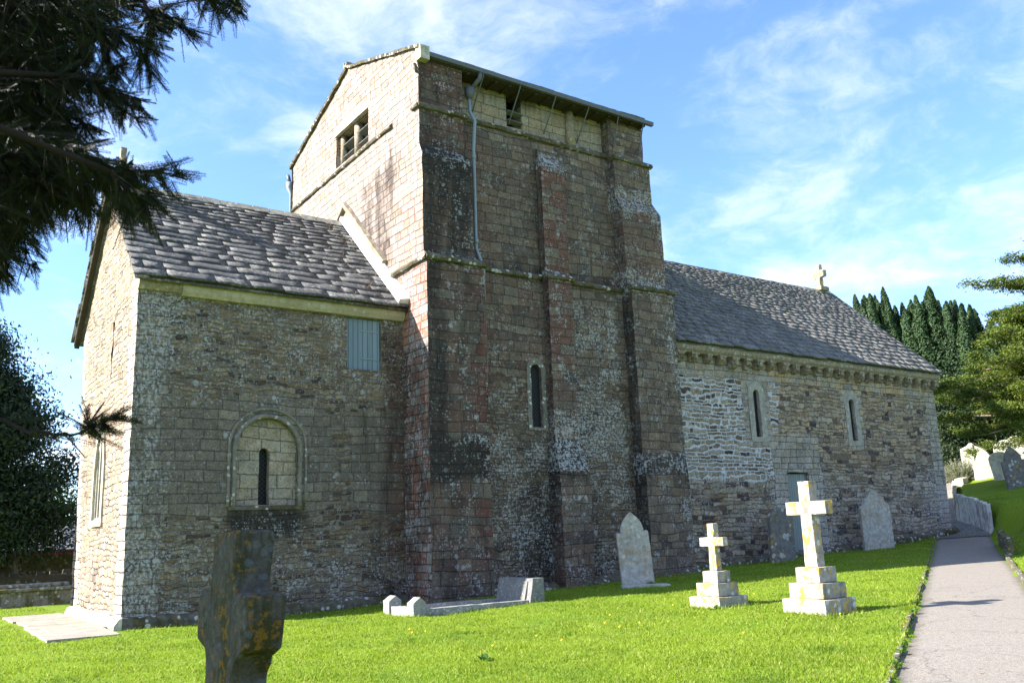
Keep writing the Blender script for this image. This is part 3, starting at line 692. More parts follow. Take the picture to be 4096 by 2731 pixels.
mb.build('window_frame', M_DRESSED, wo_)
for y0, y1, zt in ((2.84, 3.13, 4.22), (3.18, 3.46, 4.5), (3.51, 3.80, 4.22)):
    s_ = stone_slab('pane', arch(-(y1-y0)/2, (y1-y0)/2, 0, zt-2.46, 10, True), .02, M_GLASSL, wo_, 0, .4, 0)
    s_.location = (.085, (y0+y1)/2, 2.46); s_.rotation_euler = (0, 0, R(-90))
# tracery slab behind which the panes sit
mb = MB(); mb.panel((.012, 0, 0), (0, 1, 0), Z, arch(2.79, 3.85, 2.43, 4.60, 12, True), [arch(a, b, 2.47, c, 10, True) for a, b, c in ((2.85, 3.12, 4.2), (3.19, 3.45, 4.48), (3.52, 3.79, 4.2))], .12, None, (.06, 0, 0), flip=True)
mb.build('tracery', M_DRESSED, wo_)
# wide crack and small vertical vent slots in the gable
for (y, z0, z1) in ((2.55, 8.15, 9.15), (2.62, 5.9, 7.3)):
    mb = MB(); mb.box((-.004, y-.03, z0), (.03, y+.03, z1), None, .2); mb.build('vent_slot', M_DARKIN if z0 < 8 else M_DRESSED, church, amp=.03, k=4)
# boarded shutter
sh = rblock('shutter', (.97, .05, 1.36), M_SHUTTER, church, (5.68, .10, 6.075), .003, .004)
for zz in (.28, 1.02):
    b_ = rblock('strap_hinge', (.52, .02, .035), M_PIPE, sh, (.2, -.035, zz), .001, .003)
# eaves cornice
mb = MB(); mb.prism([(-.02, 0), (.10, 0), (.17, .10), (.20, .22), (.20, .27), (-.02, .27)], (.95, 0, 7.47), (6.82, 0, 7.47), (0, -1, 0), Z, None, .3)
mb.build('eaves_cornice', M_CORNICE, church, amp=.008)
mb = MB(); mb.prism([(-.02, 0), (.08, .02), (.16, .14), (.16, .22), (-.02, .22)], (-.02, 0, 7.52), (.96, 0, 7.52), (0, -1, 0), Z, None, .3)
mb.build('kneeler_stone', M_CORBEL, church, amp=.014)

def slates(name, mat, parent, e0, X, L, up, S, nrm, courses, wmin, wmax, th, seed, sag=0.0, tilt=1.0):
    """courses of separate stone slates; e0 eave corner, X along the eave, up = direction up the slope, courses = exposed heights"""
    rg = random.Random(seed); V = []; F = []
    e0, X, up, nrm = Vector(e0), Vector(X), Vector(up).normalized(), Vector(nrm).normalized()
    s = -.0
    for ci, h in enumerate(courses):
        if s > S: break
        t = th*(1.15-.5*s/S); x = -rg.uniform(.0, .4)*wmax
        lift = t*.85*tilt
        wob = rg.uniform(0, 9)
        while x < L:
            sc = 1.0-.45*s/S; w_ = rg.uniform(wmin, wmax)*sc
            x0, x1 = max(x, -.06+rg.uniform(-.03, .03)), min(x+w_-rg.uniform(.008, .03), L)
            if x1-x0 > .08:
                hh = min(h*1.9, S+.05-s); nseg = max(1, int((x1-x0)/.22)); jz = rg.uniform(-.005, .007); dr = rg.uniform(-.022, .022)
                rows3 = [[], [], [], []]
                lip = rg.uniform(.0, .45)
                for k in range(nseg+1):
                    xx = x0+(x1-x0)*k/nseg
                    ed = .022*math.sin(xx*5+wob)+rg.uniform(-.014, .014)+dr
                    sg = -sag*math.sin(math.pi*min(1, max(0, xx/L)))*math.sin(math.pi*min(1, (s+.3)/S))+.02*noise.noise(Vector((xx*.7, s*.9, seed)))
                    jj = rg.uniform(-.010, .010)*(th/.05); lp = lip*(.5+.8*abs(noise.noise(Vector((xx*2.3, s*3.1, seed)))))
                    b0 = e0+X*xx+nrm*sg
                    rows3[0].append(b0+up*(s+ed-.012)+nrm*(lift+jz*.6))
                    rows3[1].append(b0+up*(s+ed)+nrm*(lift+jz+t+jj))
                    rows3[2].append(b0+up*(s+ed+h*(.22+.15*lp))+nrm*(lift*(.9-.55*lp)+jz*.6+t+jj*.5))
                    rows3[3].append(b0+up*(s+hh)+nrm*(t*.8+.004))
                bb = len(V); m = nseg+1
                for rw in rows3: V += [tuple(p) for p in rw]
                R0, R1, R2, R3 = bb, bb+m, bb+2*m, bb+3*m
                for k in range(nseg):
                    for A_, B_ in ((R0, R1), (R1, R2), (R2, R3)): F.append((A_+k, A_+k+1, B_+k+1, B_+k))
                    F.append((R0+k+1, R0+k, R3+k, R3+k+1))
                F.append((R0, R1, R2, R3)); F.append((R1+nseg, R0+nseg, R3+nseg, R2+nseg))
            x += w_
        s += h
    # solid deck under the slates
    b = len(V); dk = [e0-nrm*.03, e0+X*L-nrm*.03, e0+X*L+up*S-nrm*(.03+sag), e0+up*S-nrm*(.03+sag)]
    V += [tuple(p) for p in dk]+[tuple(p-nrm*.05) for p in dk]
    F += [(b, b+1, b+2, b+3), (b+7, b+6, b+5, b+4), (b+4, b+5, b+1, b), (b+5, b+6, b+2, b+1), (b+7, b+4, b, b+3)]
    me = np_mesh(name, V, F); return link_mesh(name, me, mat, parent)
def roofplane(y0, z0, y1, z1):
    up = Vector((0, y1-y0, z1-z0)); S = up.length; up.normalize(); return up, S, Vector((0, -up.z, up.y)) if y1 > y0 else Vector((0, up.z, -up.y))
up, S, nr = roofplane(-.34, 7.76, 3.55, 11.36)
cs = [max(.17, .37-.0105*i) for i in range(40)]
slates('chancel_roof', M_SLATE, church, (-.14, -.34, 7.76), (1, 0, 0), 7.0, up, S, nr, cs, .45, 1.5, .044, 3, .05)
up, S, nr = roofplane(7.35, 7.66, 3.55, 11.36)
slates('chancel_roof', M_SLATE, church, (-.22, 7.35, 7.66), (1, 0, 0), 7.1, up, S, nr, cs, .9, 1.6, .05, 4)
# ridge
mb = MB()
for i in range(14):
    x0 = -.15+i*.49; pr = [(-.16, -.13), (0, .075), (.16, -.13), (.13, -.16), (0, .02), (-.13, -.16)]
    mb.prism(pr, (x0, 3.55, 11.40+.006*(i % 3)), (x0+.475, 3.55, 11.40+.004*(i % 2)), (0, -1, 0), Z, None, .5)
mb.build('roof_ridge', M_DRESSED, church, amp=.012, k=4)
# verge boards seen under the far slope
mb = MB(); a_ = Vector((-.10, 7.40, 7.60)); b_ = Vector((-.10, 3.6, 11.32)); mb.prism([(-.03, -.10), (.10, -.10), (.10, .02), (-.03, .02)], a_, b_, (-1, 0, 0), (0, .7, .7), None, .6)
mb.build('verge_board', M_SOFFIT, church, amp=.01)
# gable cross (only its shaft stands clear of the yew)
gc = empty('gable_cross', (.12, 3.45, 11.42)); gc.parent = church
cross_o = [(-.09, 0), (.09, 0), (.085, .42), (.27, .43), (.27, .62), (.085, .63), (.10, 1.0), (-.10, 1.0), (-.085, .63), (-.27, .62), (-.27, .43), (-.085, .42)]
c_ = stone_slab('cross', cross_o, .15, M_CORBEL, gc, .012, .07, .02, 2.0); c_.rotation_euler = (0, 0, R(90))
rblock('base', (.34, .34, .12), M_CORBEL, gc, (0, 0, -.08))

# ---- tower
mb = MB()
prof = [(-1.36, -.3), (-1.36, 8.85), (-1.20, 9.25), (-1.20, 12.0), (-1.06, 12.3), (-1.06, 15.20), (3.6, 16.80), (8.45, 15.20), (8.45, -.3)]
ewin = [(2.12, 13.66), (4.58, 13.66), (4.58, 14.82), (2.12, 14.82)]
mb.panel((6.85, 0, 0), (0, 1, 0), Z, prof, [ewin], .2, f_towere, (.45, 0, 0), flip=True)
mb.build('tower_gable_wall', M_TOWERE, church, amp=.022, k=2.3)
mb = MB()
def stages(x0s, x1s, ys, zs, left=True, right=True, ywall=-.8):
    """front faces, weatherings and cheeks of a battered buttress; lists from the bottom up; zs = [(z0, z1)...]"""
    for i, ((z0, z1), y) in enumerate(zip(zs, ys)):
        x0, x1 = x0s[i], x1s[i]
        mb.panel((0, y, 0), (1, 0, 0), Z, [(x0, z0), (x1, z0), (x1, z1), (x0, z1)], [], .18, f_tower)
        if left: mb.panel((x0, 0, 0), (0, 1, 0), Z, [(y, z0), (ywall, z0), (ywall, z1), (y, z1)], [], .18, f_tower, flip=True)
        if right: mb.panel((x1, 0, 0), (0, 1, 0), Z, [(y, z0), (ywall, z0), (ywall, z1), (y, z1)], [], .18, f_tower)
        if i+1 < len(ys):
            zn, yn, xa, xb = zs[i+1][0], ys[i+1], x0s[i+1], x1s[i+1]
            ids = []
            nx = max(2, int((x1-x0)/.2))
            for k in range(nx+1):
                t = k/nx
                p0 = Vector((x0+(x1-x0)*t, y, z1)); p1 = Vector((xa+(xb-xa)*t, yn, zn))
                a0, b0 = f_tower(Vector((p0.x, y-.0, (z1+zn)/2)), Vector((0, -1, 0)))
                a0 = (a0[0]*.3, a0[1]+.22, a0[2]+.3, a0[3])
                ids.append((mb.vert(p0, a0, (0, 0, 0, 0)), mb.vert(p1, a0, (0, 0, 0, 0)), p0))
            for k in range(nx):
                A, B = ids[k], ids[k+1]; mb.face([A[0], B[0], B[1], A[1]], [(A[2].x, z1), (B[2].x, z1), (B[2].x, zn), (A[2].x, zn)])
            for xx0, xx1, fl in (((x0, xa, 1),) if left else ())+(((x1, xb, 0),) if right else ()):
                v = [mb.vert((xx0, y, z1), a0), mb.vert((xx0, ywall, z1), a0), mb.vert((xx1, ywall, zn), a0), mb.vert((xx1, yn, zn), a0)]
                mb.face(v[::-1] if fl else v, [(y, z1), (ywall, z1), (ywall, zn), (yn, zn)][::(-1 if fl else 1)])
# recessed main wall in three stages
twin = arch(10.47, 10.85, 4.62, 6.44, 10); bel = [(10.19, 13.86), (10.76, 13.86), (10.76, 14.98), (10.19, 14.98)]
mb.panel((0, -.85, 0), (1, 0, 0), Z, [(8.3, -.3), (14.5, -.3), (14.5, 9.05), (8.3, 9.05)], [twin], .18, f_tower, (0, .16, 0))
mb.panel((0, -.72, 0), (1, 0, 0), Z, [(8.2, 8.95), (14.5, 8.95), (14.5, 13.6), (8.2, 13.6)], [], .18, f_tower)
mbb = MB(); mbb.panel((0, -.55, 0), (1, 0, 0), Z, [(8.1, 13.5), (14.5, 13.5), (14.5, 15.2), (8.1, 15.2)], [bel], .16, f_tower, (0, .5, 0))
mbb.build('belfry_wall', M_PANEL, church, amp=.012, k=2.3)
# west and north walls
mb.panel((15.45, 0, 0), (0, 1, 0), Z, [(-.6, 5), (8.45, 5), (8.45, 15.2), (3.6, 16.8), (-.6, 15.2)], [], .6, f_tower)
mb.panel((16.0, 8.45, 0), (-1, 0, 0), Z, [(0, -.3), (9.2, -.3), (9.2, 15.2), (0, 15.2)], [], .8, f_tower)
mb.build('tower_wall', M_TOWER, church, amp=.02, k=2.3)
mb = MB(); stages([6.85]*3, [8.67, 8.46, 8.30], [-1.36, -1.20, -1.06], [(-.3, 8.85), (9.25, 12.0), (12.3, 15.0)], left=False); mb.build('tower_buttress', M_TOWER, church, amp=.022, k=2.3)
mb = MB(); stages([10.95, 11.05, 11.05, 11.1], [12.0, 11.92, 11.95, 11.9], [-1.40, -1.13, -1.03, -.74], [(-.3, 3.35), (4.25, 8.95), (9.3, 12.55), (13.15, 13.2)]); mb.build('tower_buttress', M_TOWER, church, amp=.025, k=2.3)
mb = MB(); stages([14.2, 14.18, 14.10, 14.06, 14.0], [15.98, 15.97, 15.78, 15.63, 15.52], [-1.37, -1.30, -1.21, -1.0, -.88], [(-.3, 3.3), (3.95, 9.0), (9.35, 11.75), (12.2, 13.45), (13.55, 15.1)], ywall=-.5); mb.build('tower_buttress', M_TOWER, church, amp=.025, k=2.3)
mb = MB(); mb.box((15.72, -.5, -.3), (15.86, 8.4, 9), None, 1); mb.build('tower_west_buttress', M_TOWER, church)
# string courses
SP = [(-.06, -.10), (.10, -.07), (.13, 0), (.03, .13), (-.06, .15)]
def string(pts, sides, name='string_course', mat=M_STRING, sc=1.0):
    sc *= .78
    m_ = MB()
    for (a, b), sd_ in zip(pts, sides): m_.prism([(p[0]*sc, p[1]*sc) for p in SP], a, b, sd_, Z, None, .22)
    return m_.build(name, mat, church, amp=.022, k=3.3)
F_, W_ = (0, -1, 0), (-1, 0, 0)
string([((6.80, -1.36, 8.98), (8.74, -1.36, 8.98)), ((6.85, 1.05, 8.92), (6.85, -1.42, 8.96))], [F_, W_], sc=1.15)
string([((8.7, -.85, 9.06), (11.0, -.85, 9.06)), ((10.95, -1.13, 9.06), (12.0, -1.13, 9.06)), ((11.95, -.85, 9.06), (14.3, -.85, 9.06)), ((14.1, -1.30, 9.1), (16.06, -1.30, 9.1))], [F_]*4)
string([((6.80, -1.08, 13.46), (8.42, -1.08, 13.46)), ((6.85, -.75, 13.46), (6.85, -1.12, 13.46))], [F_, W_])
string([((8.35, -.72, 13.60), (14.1, -.72, 13.60)), ((14.0, -1.0, 13.52), (15.74, -1.0, 13.52))], [F_]*2)
string([((6.85, 8.45, 13.50), (6.85, .55, 13.50))], [W_], sc=.9)
mb = MB(); mb.prism([(-.05, -.1), (.08, -.1), (.08, .1), (-.05, .1)], (6.85, -1.03, 14.55), (6.85, -.95, 14.7), W_, Z); mb.build('carved_stop', M_STRING, church, amp=.03)
# chancel roof abutment: lead flashing and the weathering slab above it
mb = MB(); mb.prism([(-.02, -.02), (.30, -.02), (.30, .10), (-.02, .17)], (6.86, -.30, 7.93), (6.86, 3.62, 11.56), W_, (0, -.68, .73), None, .5); mb.build('lead_flashing', M_LEADW, church, amp=.006)
mb = MB(); mb.prism([(-.02, -.05), (.16, -.05), (.14, .05), (-.02, .08)], (6.85, .95, 9.45), (6.85, 3.75, 12.15), W_, (0, -.68, .73), None, .25); mb.build('weathering_slab', M_CORBEL, church, amp=.03, k=3)
mb = MB(); mb.prism([(-.02, -.05), (.12, -.05), (.12, .05), (-.02, .07)], (6.85, 3.72, 12.15), (6.85, 4.25, 11.75), W_, (0, .68, .73), None, .25); mb.build('weathering_slab', M_CORBEL, church, amp=.03, k=3)
# east belfry window: central shaft, side shafts, louvres, dark room behind
ew = empty('belfry_window', (6.85, 3.35, 13.66)); ew.parent = church
mb = MB(); mb.tube([(.25, -.02, 0), (.25, -.02, 1.16)], .15, 12); mb.build('mullion', M_CORBEL, ew, smooth=True, amp=.012)
mb = MB(); mb.tube([(.22, 1.08, 0), (.22, 1.08, 1.16)], .11, 12); mb.build('mullion', M_CORBEL, ew, smooth=True, amp=.012)
for y0, y1 in ((-1.12, -.2), (.18, 1.0)):
    for k in range(2):
        o = rblock('louvre', (y1-y0, .34, .035), M_LOUVRE, ew, (.30, (y0+y1)/2, .28+.42*k), .008, .006); o.rotation_euler = (R(-22), 0, R(-90))
mb = MB(); mb.box((.44, -1.25, -.02), (.5, 1.25, 1.2), None, 1); mb.build('backing', M_SOFFIT, ew)
mb = MB(); mb.box((6.825, 2.0, 14.81), (6.95, 4.7, 15.05), None, .2); mb.build('lintel', M_DRESSED, church, amp=.012)
# south belfry opening
sw = empty('belfry_window', (10.475, -.55, 13.86)); sw.parent = church
mb = MB(); mb.box((-.3, .49, -.02), (.3, .54, 1.14), None, 1); mb.build('backing', M_DARKIN, sw)
for k in range(2):
    o = rblock('louvre', (.60, .20, .03), M_LOUVRE, sw, (0, .02, .16+.30*k), .008, .006); o.rotation_euler = (R(-14), 0, R(3))
mb = MB(); mb.tube([(12.62, -.58, 13.72), (12.62, -.58, 14.2), (12.62, -.58, 15.1)], [.17, .15, .14], 14); mb.build('engaged_shaft', M_CORBEL, church, smooth=True, amp=.008)
window('window', twin, -.72)
m_ = MB(); m_.panel((0, -.868, 0), (1, 0, 0), Z, arch(10.33, 10.99, 4.55, 6.62, 14), [twin], .15, None, (0, .05, 0)); m_.build('window_surround', M_DRESST, church, amp=.02, k=4)
# tower roof, copings, gutter with stays
def rp2(y0, z0, y1, z1, x0, x1, name, sd_):
    up, S, nr = roofplane(y0, z0, y1, z1); slates(name, M_SLATE, church, (x0, y0, z0), (1, 0, 0), x1-x0, up, S, nr, [.3]*20, .5, .9, .035, sd_)
rp2(-1.22, 15.02, 3.6, 16.92, 7.05, 15.35, 'tower_roof', 11); rp2(8.8, 15.02, 3.6, 16.92, 7.05, 15.35, 'tower_roof', 12)
mb = MB(); mb.box((7.0, -1.10, 14.90), (15.5, -.3, 14.96), None, 1); mb.build('soffit_boards', M_SOFFIT, church)
for i in range(15):
    mb = MB(); mb.prism([(-.04, -.06), (.04, -.06), (.04, 0), (-.04, 0)], (8.5+i*.49, -.45, 14.92), (8.5+i*.49, -1.12, 14.90), (1, 0, 0), Z); mb.build('rafter_end', M_SOFFIT, church)
cp = [(-.07, -.03), (.30, -.03), (.28, .05), (.05, .10), (-.09, .06)]
for y0, z0, y1, z1, nm in ((-1.2, 15.18, 3.55, 16.83, 'coping'), (8.62, 15.18, 3.65, 16.83, 'coping')):
    m_ = MB(); k = 7
    for i in range(k):
        t0, t1 = i/k, (i+.985)/k
        m_.prism(cp, (6.83, y0+(y1-y0)*t0, z0+(z1-z0)*t0+.012*(i % 2)), (6.83, y0+(y1-y0)*t1, z0+(z1-z0)*t1+.012*(i % 2)), (1, 0, 0), Z, None, .3)
    m_.build(nm, M_STRING, church, amp=.018, k=3)
mb = MB(); mb.prism([(-.12, 0), (.12, 0), (.14, .22), (.02, .12), (-.13, .30)], (6.78, 3.75, 16.86), (7.1, 3.75, 16.86), (0, -1, 0), Z, None, .2); mb.build('apex_stone', M_CORBEL, church, amp=.02)
for i, (yy, zz, ll) in enumerate(((-.55, 15.30, .75), (-.35, 15.40, .65), (-.72, 15.24, .55))):
    rblock('coping', (ll, .8, .075), M_DRESSED, church, (15.15+.05*i, yy+.35, zz), .02, .02, seed=i)
mb = MB(); mb.prism([(0, -.07), (.11, -.07), (.13, .05), (.10, .06), (.0, .04)], (7.02, -1.16, 15.02), (15.72, -1.16, 14.98), F_, Z, None, .5); mb.build('gutter', M_LEADGUT, church, amp=.006)
mb = MB(); mb.box((6.80, -1.30, 14.80), (7.10, -1.03, 15.22), None, .2); mb.build('kneeler_stone', M_DRESSED, church, amp=.015)
for x in (8.95, 10.28, 11.62, 12.95, 14.2, 15.3):
    yb = -.56 if x < 14 else -.9
    mb = MB(); mb.tube([(x, -1.24, 14.96), (x, -1.20, 14.86), (x-.02, yb-.02, 13.98), (x-.02, yb, 13.92)], .022, 6); mb.build('gutter_stay', M_ROD, church, smooth=True)
# downpipe with hopper
dp = empty('downpipe', (8.7, -.9, 14.4)); dp.parent = church
def dploc(pts): return [(p[0]-8.7, p[1]+.9, p[2]-14.4) for p in pts]
mb = MB(); mb.tube(dploc([(8.66, -.86, 14.25), (8.66, -.88, 13.8), (8.72, -1.04, 13.45), (8.70, -1.02, 13.1), (8.70, -.95, 12.6), (8.70, -.93, 9.6), (8.78, -1.10, 9.1), (8.80, -1.12, 8.9), (8.86, -1.0, 8.6), (8.86, -.98, 4.1)]), .052, 9); mb.build('pipe', M_PIPE, dp, smooth=True)
for z_ in (12.3, 9.75, 7.0, 5.4):
    mb = MB(); xx = 8.70 if z_ > 9 else 8.86; mb.tube(dploc([(xx, -.95, z_), (xx, -.95, z_+.12)]), .068, 9); mb.build('collar', M_PIPE, dp, smooth=True)
mb = MB(); mb.tube(dploc([(8.66, -.86, 14.2), (8.66, -.86, 14.35), (8.68, -.88, 14.55)]), [.08, .14, .16], 10); mb.build('hopper', M_LEADGUT, dp, smooth=True)
mb = MB(); mb.tube(dploc([(8.70, -.9, 14.5), (8.85, -1.16, 14.78), (8.85, -1.2, 14.95)]), .07, 8); mb.build('outlet', M_LEADGUT, dp, smooth=True)
dp2 = empty('downpipe', (6.8, 8.6, 15)); dp2.parent = church
mb = MB(); mb.tube([(0, .05, -.35), (0, .05, -.55), (.05, 0, -.8), (.05, 0, -6)], [.14, .12, .07, .06], 9); mb.build('pipe', M_PIPE, dp2, smooth=True)
mb = MB(); mb.tube([(0, .25, .0), (0, .18, -.1), (0, .06, -.35)], .07, 8); mb.build('outlet', M_LEADGUT, dp2, smooth=True)

# ---- nave
mb = MB()
nw1, nw2 = arch(20.58, 20.90, 4.72, 6.40, 10), arch(26.13, 26.47, 4.74, 6.36, 10); door_o = [(22.02, .45), (23.24, .45), (23.24, 3.50), (22.02, 3.50)]
mb.panel((0, -.3, 0), (1, 0, 0), Z, [(15.5, -.3), (32.25, -.3), (32.25, 7.75), (15.5, 7.75)], [nw1, nw2, door_o], .2, f_nave, (0, .16, 0))
mb.panel((32.25, 0, 0), (0, 1, 0), Z, [(-.3, -.3), (8.9, -.3), (8.9, 7.75), (4.3, 12.4), (-.3, 7.75)], [], .5, f_nave)
mb.panel((32.25, 8.9, 0), (-1, 0, 0), Z, [(0, -.3), (16, -.3), (16, 7.75), (0, 7.75)], [], .8, f_nave)
mb.build('nave_wall', M_NAVE, church, amp=.022, k=2.2)
window('window', nw1, -.16); window('window', nw2, -.16)
d_ = rblock('door', (1.20, .06, 2.95), M_DOOR, church, (22.63, -.13, .5), .002, .004)
for x0, x1, zt, z0 in ((20.30, 21.18, 6.72, 4.55), (25.85, 26.75, 6.72, 4.55)):      # dressed stone surrounds, just proud of the rubble
    hole = nw1 if x0 < 22 else nw2
    m_ = MB(); m_.panel((0, -.318, 0), (1, 0, 0), Z, arch(x0, x1, z0, zt, 14), [hole], .15, lambda P, n: ((0, .02, .25, .05), (0, .2, .2, 0)), (0, .1, 0)); m_.build('window_surround', M_DRESSW, church, amp=.012)
m_ = MB(); m_.panel((0, -.318, 0), (1, 0, 0), Z, [(21.35, 3.52), (23.95, 3.52)]+[(22.65+1.3*math.cos(math.pi*i/14), 3.62+1.28*math.sin(math.pi*i/14)) for i in range(15)], [], .15, lambda P, n: ((0, .10, .55, .05), (0, .1, .15, 0))); m_.build('blocked_arch', M_NAVE, church, amp=.012)
mb = MB(); mb.tube([(22.65-.92*math.cos(math.pi*i/18), -.322, 3.62+.92*math.sin(math.pi*i/18)) for i in range(19)], .016, 6); mb.build('arch_moulding', M_CORBEL, church, amp=.006)
mb = MB(); mb.prism([(0, -.4), (.22, -.4), (.20, .03), (.10, .12), (0, .14)], (15.6, -.3, .40), (24.0, -.3, .70), F_, Z, None, .25); mb.prism([(0, -.4), (.22, -.4), (.20, .03), (.10, .12), (0, .14)], (24.0, -.3, .70), (32.4, -.3, 1.16), F_, Z, None, .25); mb.build('plinth', M_STRING, church, amp=.03, k=3)
mb = MB(); mb.prism([(0, -.5), (.30, -.5), (.28, .05), (.12, .18), (0, .2)], (8.8, -.85, .12), (14.3, -.85, .30), F_, Z, None, .25); mb.prism([(0, -.5), (.14, -.5), (.12, .02), (0, .12)], (14.1, -1.37, .28), (16.1, -1.37, .38), F_, Z, None, .25)
mb.build('plinth', M_STRING, church, amp=.03, k=3)
# corbel table
mb = MB(); mb.prism([(-.02, 0), (.22, 0), (.30, .10), (.32, .26), (-.02, .28)], (15.6, -.3, 7.44), (32.42, -.3, 7.44), F_, Z, None, .3); mb.build('eaves_cornice', M_CORBEL, church, amp=.012)
protos = []
for k in range(7):
    rg = random.Random(40+k); m_ = MB()
    prf = [[(0, 0), (.27, 0), (.27, -.14), (.20, -.24), (.10, -.33), (0, -.36)], [(0, 0), (.28, 0), (.28, -.10), (.22, -.14), (.26, -.24), (.18, -.33), (.05, -.36), (0, -.36)],
           [(0, 0), (.25, 0), (.25, -.20), (.12, -.22), (.12, -.34), (0, -.36)], [(0, 0), (.28, 0), (.27, -.2), (.16, -.33), (0, -.34)]][k % 4]
    wdt = .105+.018*(k % 3)
    m_.prism([(a, b) for a, b in prf], (-wdt, 0, 0), (wdt, 0, 0), F_, Z, None, .07)
    m_.prism([(0, 0), (.30, 0), (.30, -.07), (0, -.07)], (-wdt-.03, 0, .002), (wdt+.03, 0, .002), F_, Z, None, .1)
    if k % 2: m_.tube([(-.06, -.2, -.2), (0, -.29, -.21), (.07, -.2, -.23)], [.05, .075, .045], 8)
    if k in (2, 5): m_.tube([(0, -.12, -.3), (0, -.27, -.2), (0, -.28, -.08)], [.07, .085, .06], 8)
    me_o = m_.build('corbel', M_CORBEL, church, amp=.025, k=9); protos.append(me_o)
xs = [16.29+i*.66 for i in range(25)]
for i, x in enumerate(xs):
    o = protos[i] if i < 7 else protos[(i*5+2) % 7].copy()
    if i >= 7: COL.objects.link(o); o.parent = church
    o.location = (x+random.uniform(-.05, .05), -.3, 7.44); o.scale = (random.uniform(.9, 1.1), 1, random.uniform(.85, 1.1))
# nave roof
up, S, nr = roofplane(-.66, 7.72, 4.3, 12.55)
cs = [max(.17, .36-.009*i) for i in range(40)]
slates('nave_roof', M_SLATE2, church, (15.5, -.66, 7.72), (1, 0, 0), 17.02, up, S, nr, cs, .34, .9, .055, 21, .10)
up, S, nr = roofplane(9.2, 7.72, 4.3, 12.55)
slates('nave_roof', M_SLATE2, church, (15.5, 9.2, 7.72), (1, 0, 0), 17.0, up, S, nr, cs, .6, 1.2, .04, 22)
mb = MB()
for i in range(33): mb.prism([(-.16, -.15), (-.05, .05), (.05, .05), (.16, -.15), (.12, -.2), (-.12, -.2)], (15.5+i*.512, 4.3, 12.60-.09*math.sin(math.pi*i/33)+.01*(i % 3)), (15.5+i*.512+.5, 4.3, 12.60-.09*math.sin(math.pi*i/33)+.008*(i % 2)), F_, Z, None, .5)
mb.build('roof_ridge', M_DRESSED, church, amp=.012, k=4)
gc = empty('gable_cross', (31.75, 4.3, 12.62)); gc.parent = church
co = [(-.10, 0), (.10, 0), (.12, .45), (.42, .50), (.44, .78), (.16, .82), (.14, 1.12), (-.14, 1.14), (-.15, .83), (-.43, .78), (-.42, .48), (-.13, .45)]
c_ = stone_slab('cross', co, .22, M_CROSS, gc, .02, .08, .04, 5.0); c_.location = (0, 0, .14); c_.rotation_euler = (0, 0, R(72))
rblock('base', (.62, .5, .20), M_CORBEL, gc, (0, 0, -.04), .02, .03)

# ================================================================== GROUND
def grid_mesh(name, xs, ys, zf, mat, keep=None):
    X_, Y_ = np.meshgrid(xs, ys, indexing='ij'); Zv = zf(X_, Y_); V = np.stack([X_, Y_, Zv], -1).reshape(-1, 3)
    nx, ny = len(xs), len(ys); i, j = np.meshgrid(np.arange(nx-1), np.arange(ny-1), indexing='ij')
    F = np.stack([i*ny+j, (i+1)*ny+j, (i+1)*ny+j+1, i*ny+j+1], -1).reshape(-1, 4)
    if keep is not None:
        c = V[F].mean(1); F = F[keep(c[:, 0], c[:, 1])]
    return link_mesh(name, np_mesh(name, V, F, True), mat)
def axis(a, b, s, lo, hi):
    core = list(np.arange(a, b, s)); out = []; st = s
    x = b
    while x < hi: out.append(x); st *= 1.25; x += st
    lo_ = []; st = s; x = a
    while x > lo:
        st *= 1.25; x -= st; lo_.append(x)
    return np.array(lo_[::-1]+core+out+[hi])
def ground_z(X, Y): return ter(X, Y)+lump(X, Y)-.075*pathmask(X, Y)*(np.asarray(X) < 60)
g_ = grid_mesh('lawn_ground', axis(-14, 50, .22, -420, 420), axis(-26, 22, .22, -420, 420), ground_z, M_LAWN); g_['kind'] = 'structure'
def strip(name, xs, mat, dz, f0=0.0, f1=1.0, n=14):
    V = []; F = []
    for i, x in enumerate(xs):
        # sections square to the path
        for k in range(n+1):
            t = f0+(f1-f0)*k/n; yl, yr = float(YL(x)), float(YR(x)); w_ = (yl-yr)
            px = x+.45*w_*t*.9; py = yl-w_*t+.56*(px-x)
            V.append((px, py, T(px, py if py > YR(px) else YR(px))+dz-.012*abs(t-.5)))
    for i in range(len(xs)-1):
        for k in range(n): a = i*(n+1)+k; F.append((a, a+1, a+n+2, a+n+1))
    o = link_mesh(name, np_mesh(name, V, [f[::-1] for f in F], True), mat); o['kind'] = 'structure'; return o
strip('path', np.arange(-14, 30.4, .3), M_ASPHALT, -.035)
strip('cobbled_path', np.arange(30.3, 34.7, .25), M_COBBLE, -.028)
strip('upper_path', np.arange(34.6, 60, .4), M_ASPHALT, -.03)
# paving along the gable foot
mb = MB()
for i, (y0, y1) in enumerate(((-1.5, .55), (.57, 2.5), (2.52, 4.6), (4.62, 6.9))):
    mb.prism([(-.0, -.2), (1.30+.08*(i % 2), -.2), (1.30+.08*(i % 2), .035), (0, .035)], (-.16 if i else -.30, y0, .02), (-.16 if i else -.25, y1, .02), W_, Z, None, .4)
pv = mb.build('paving', M_PAVING, None, amp=.012, k=2); pv['kind'] = 'structure'

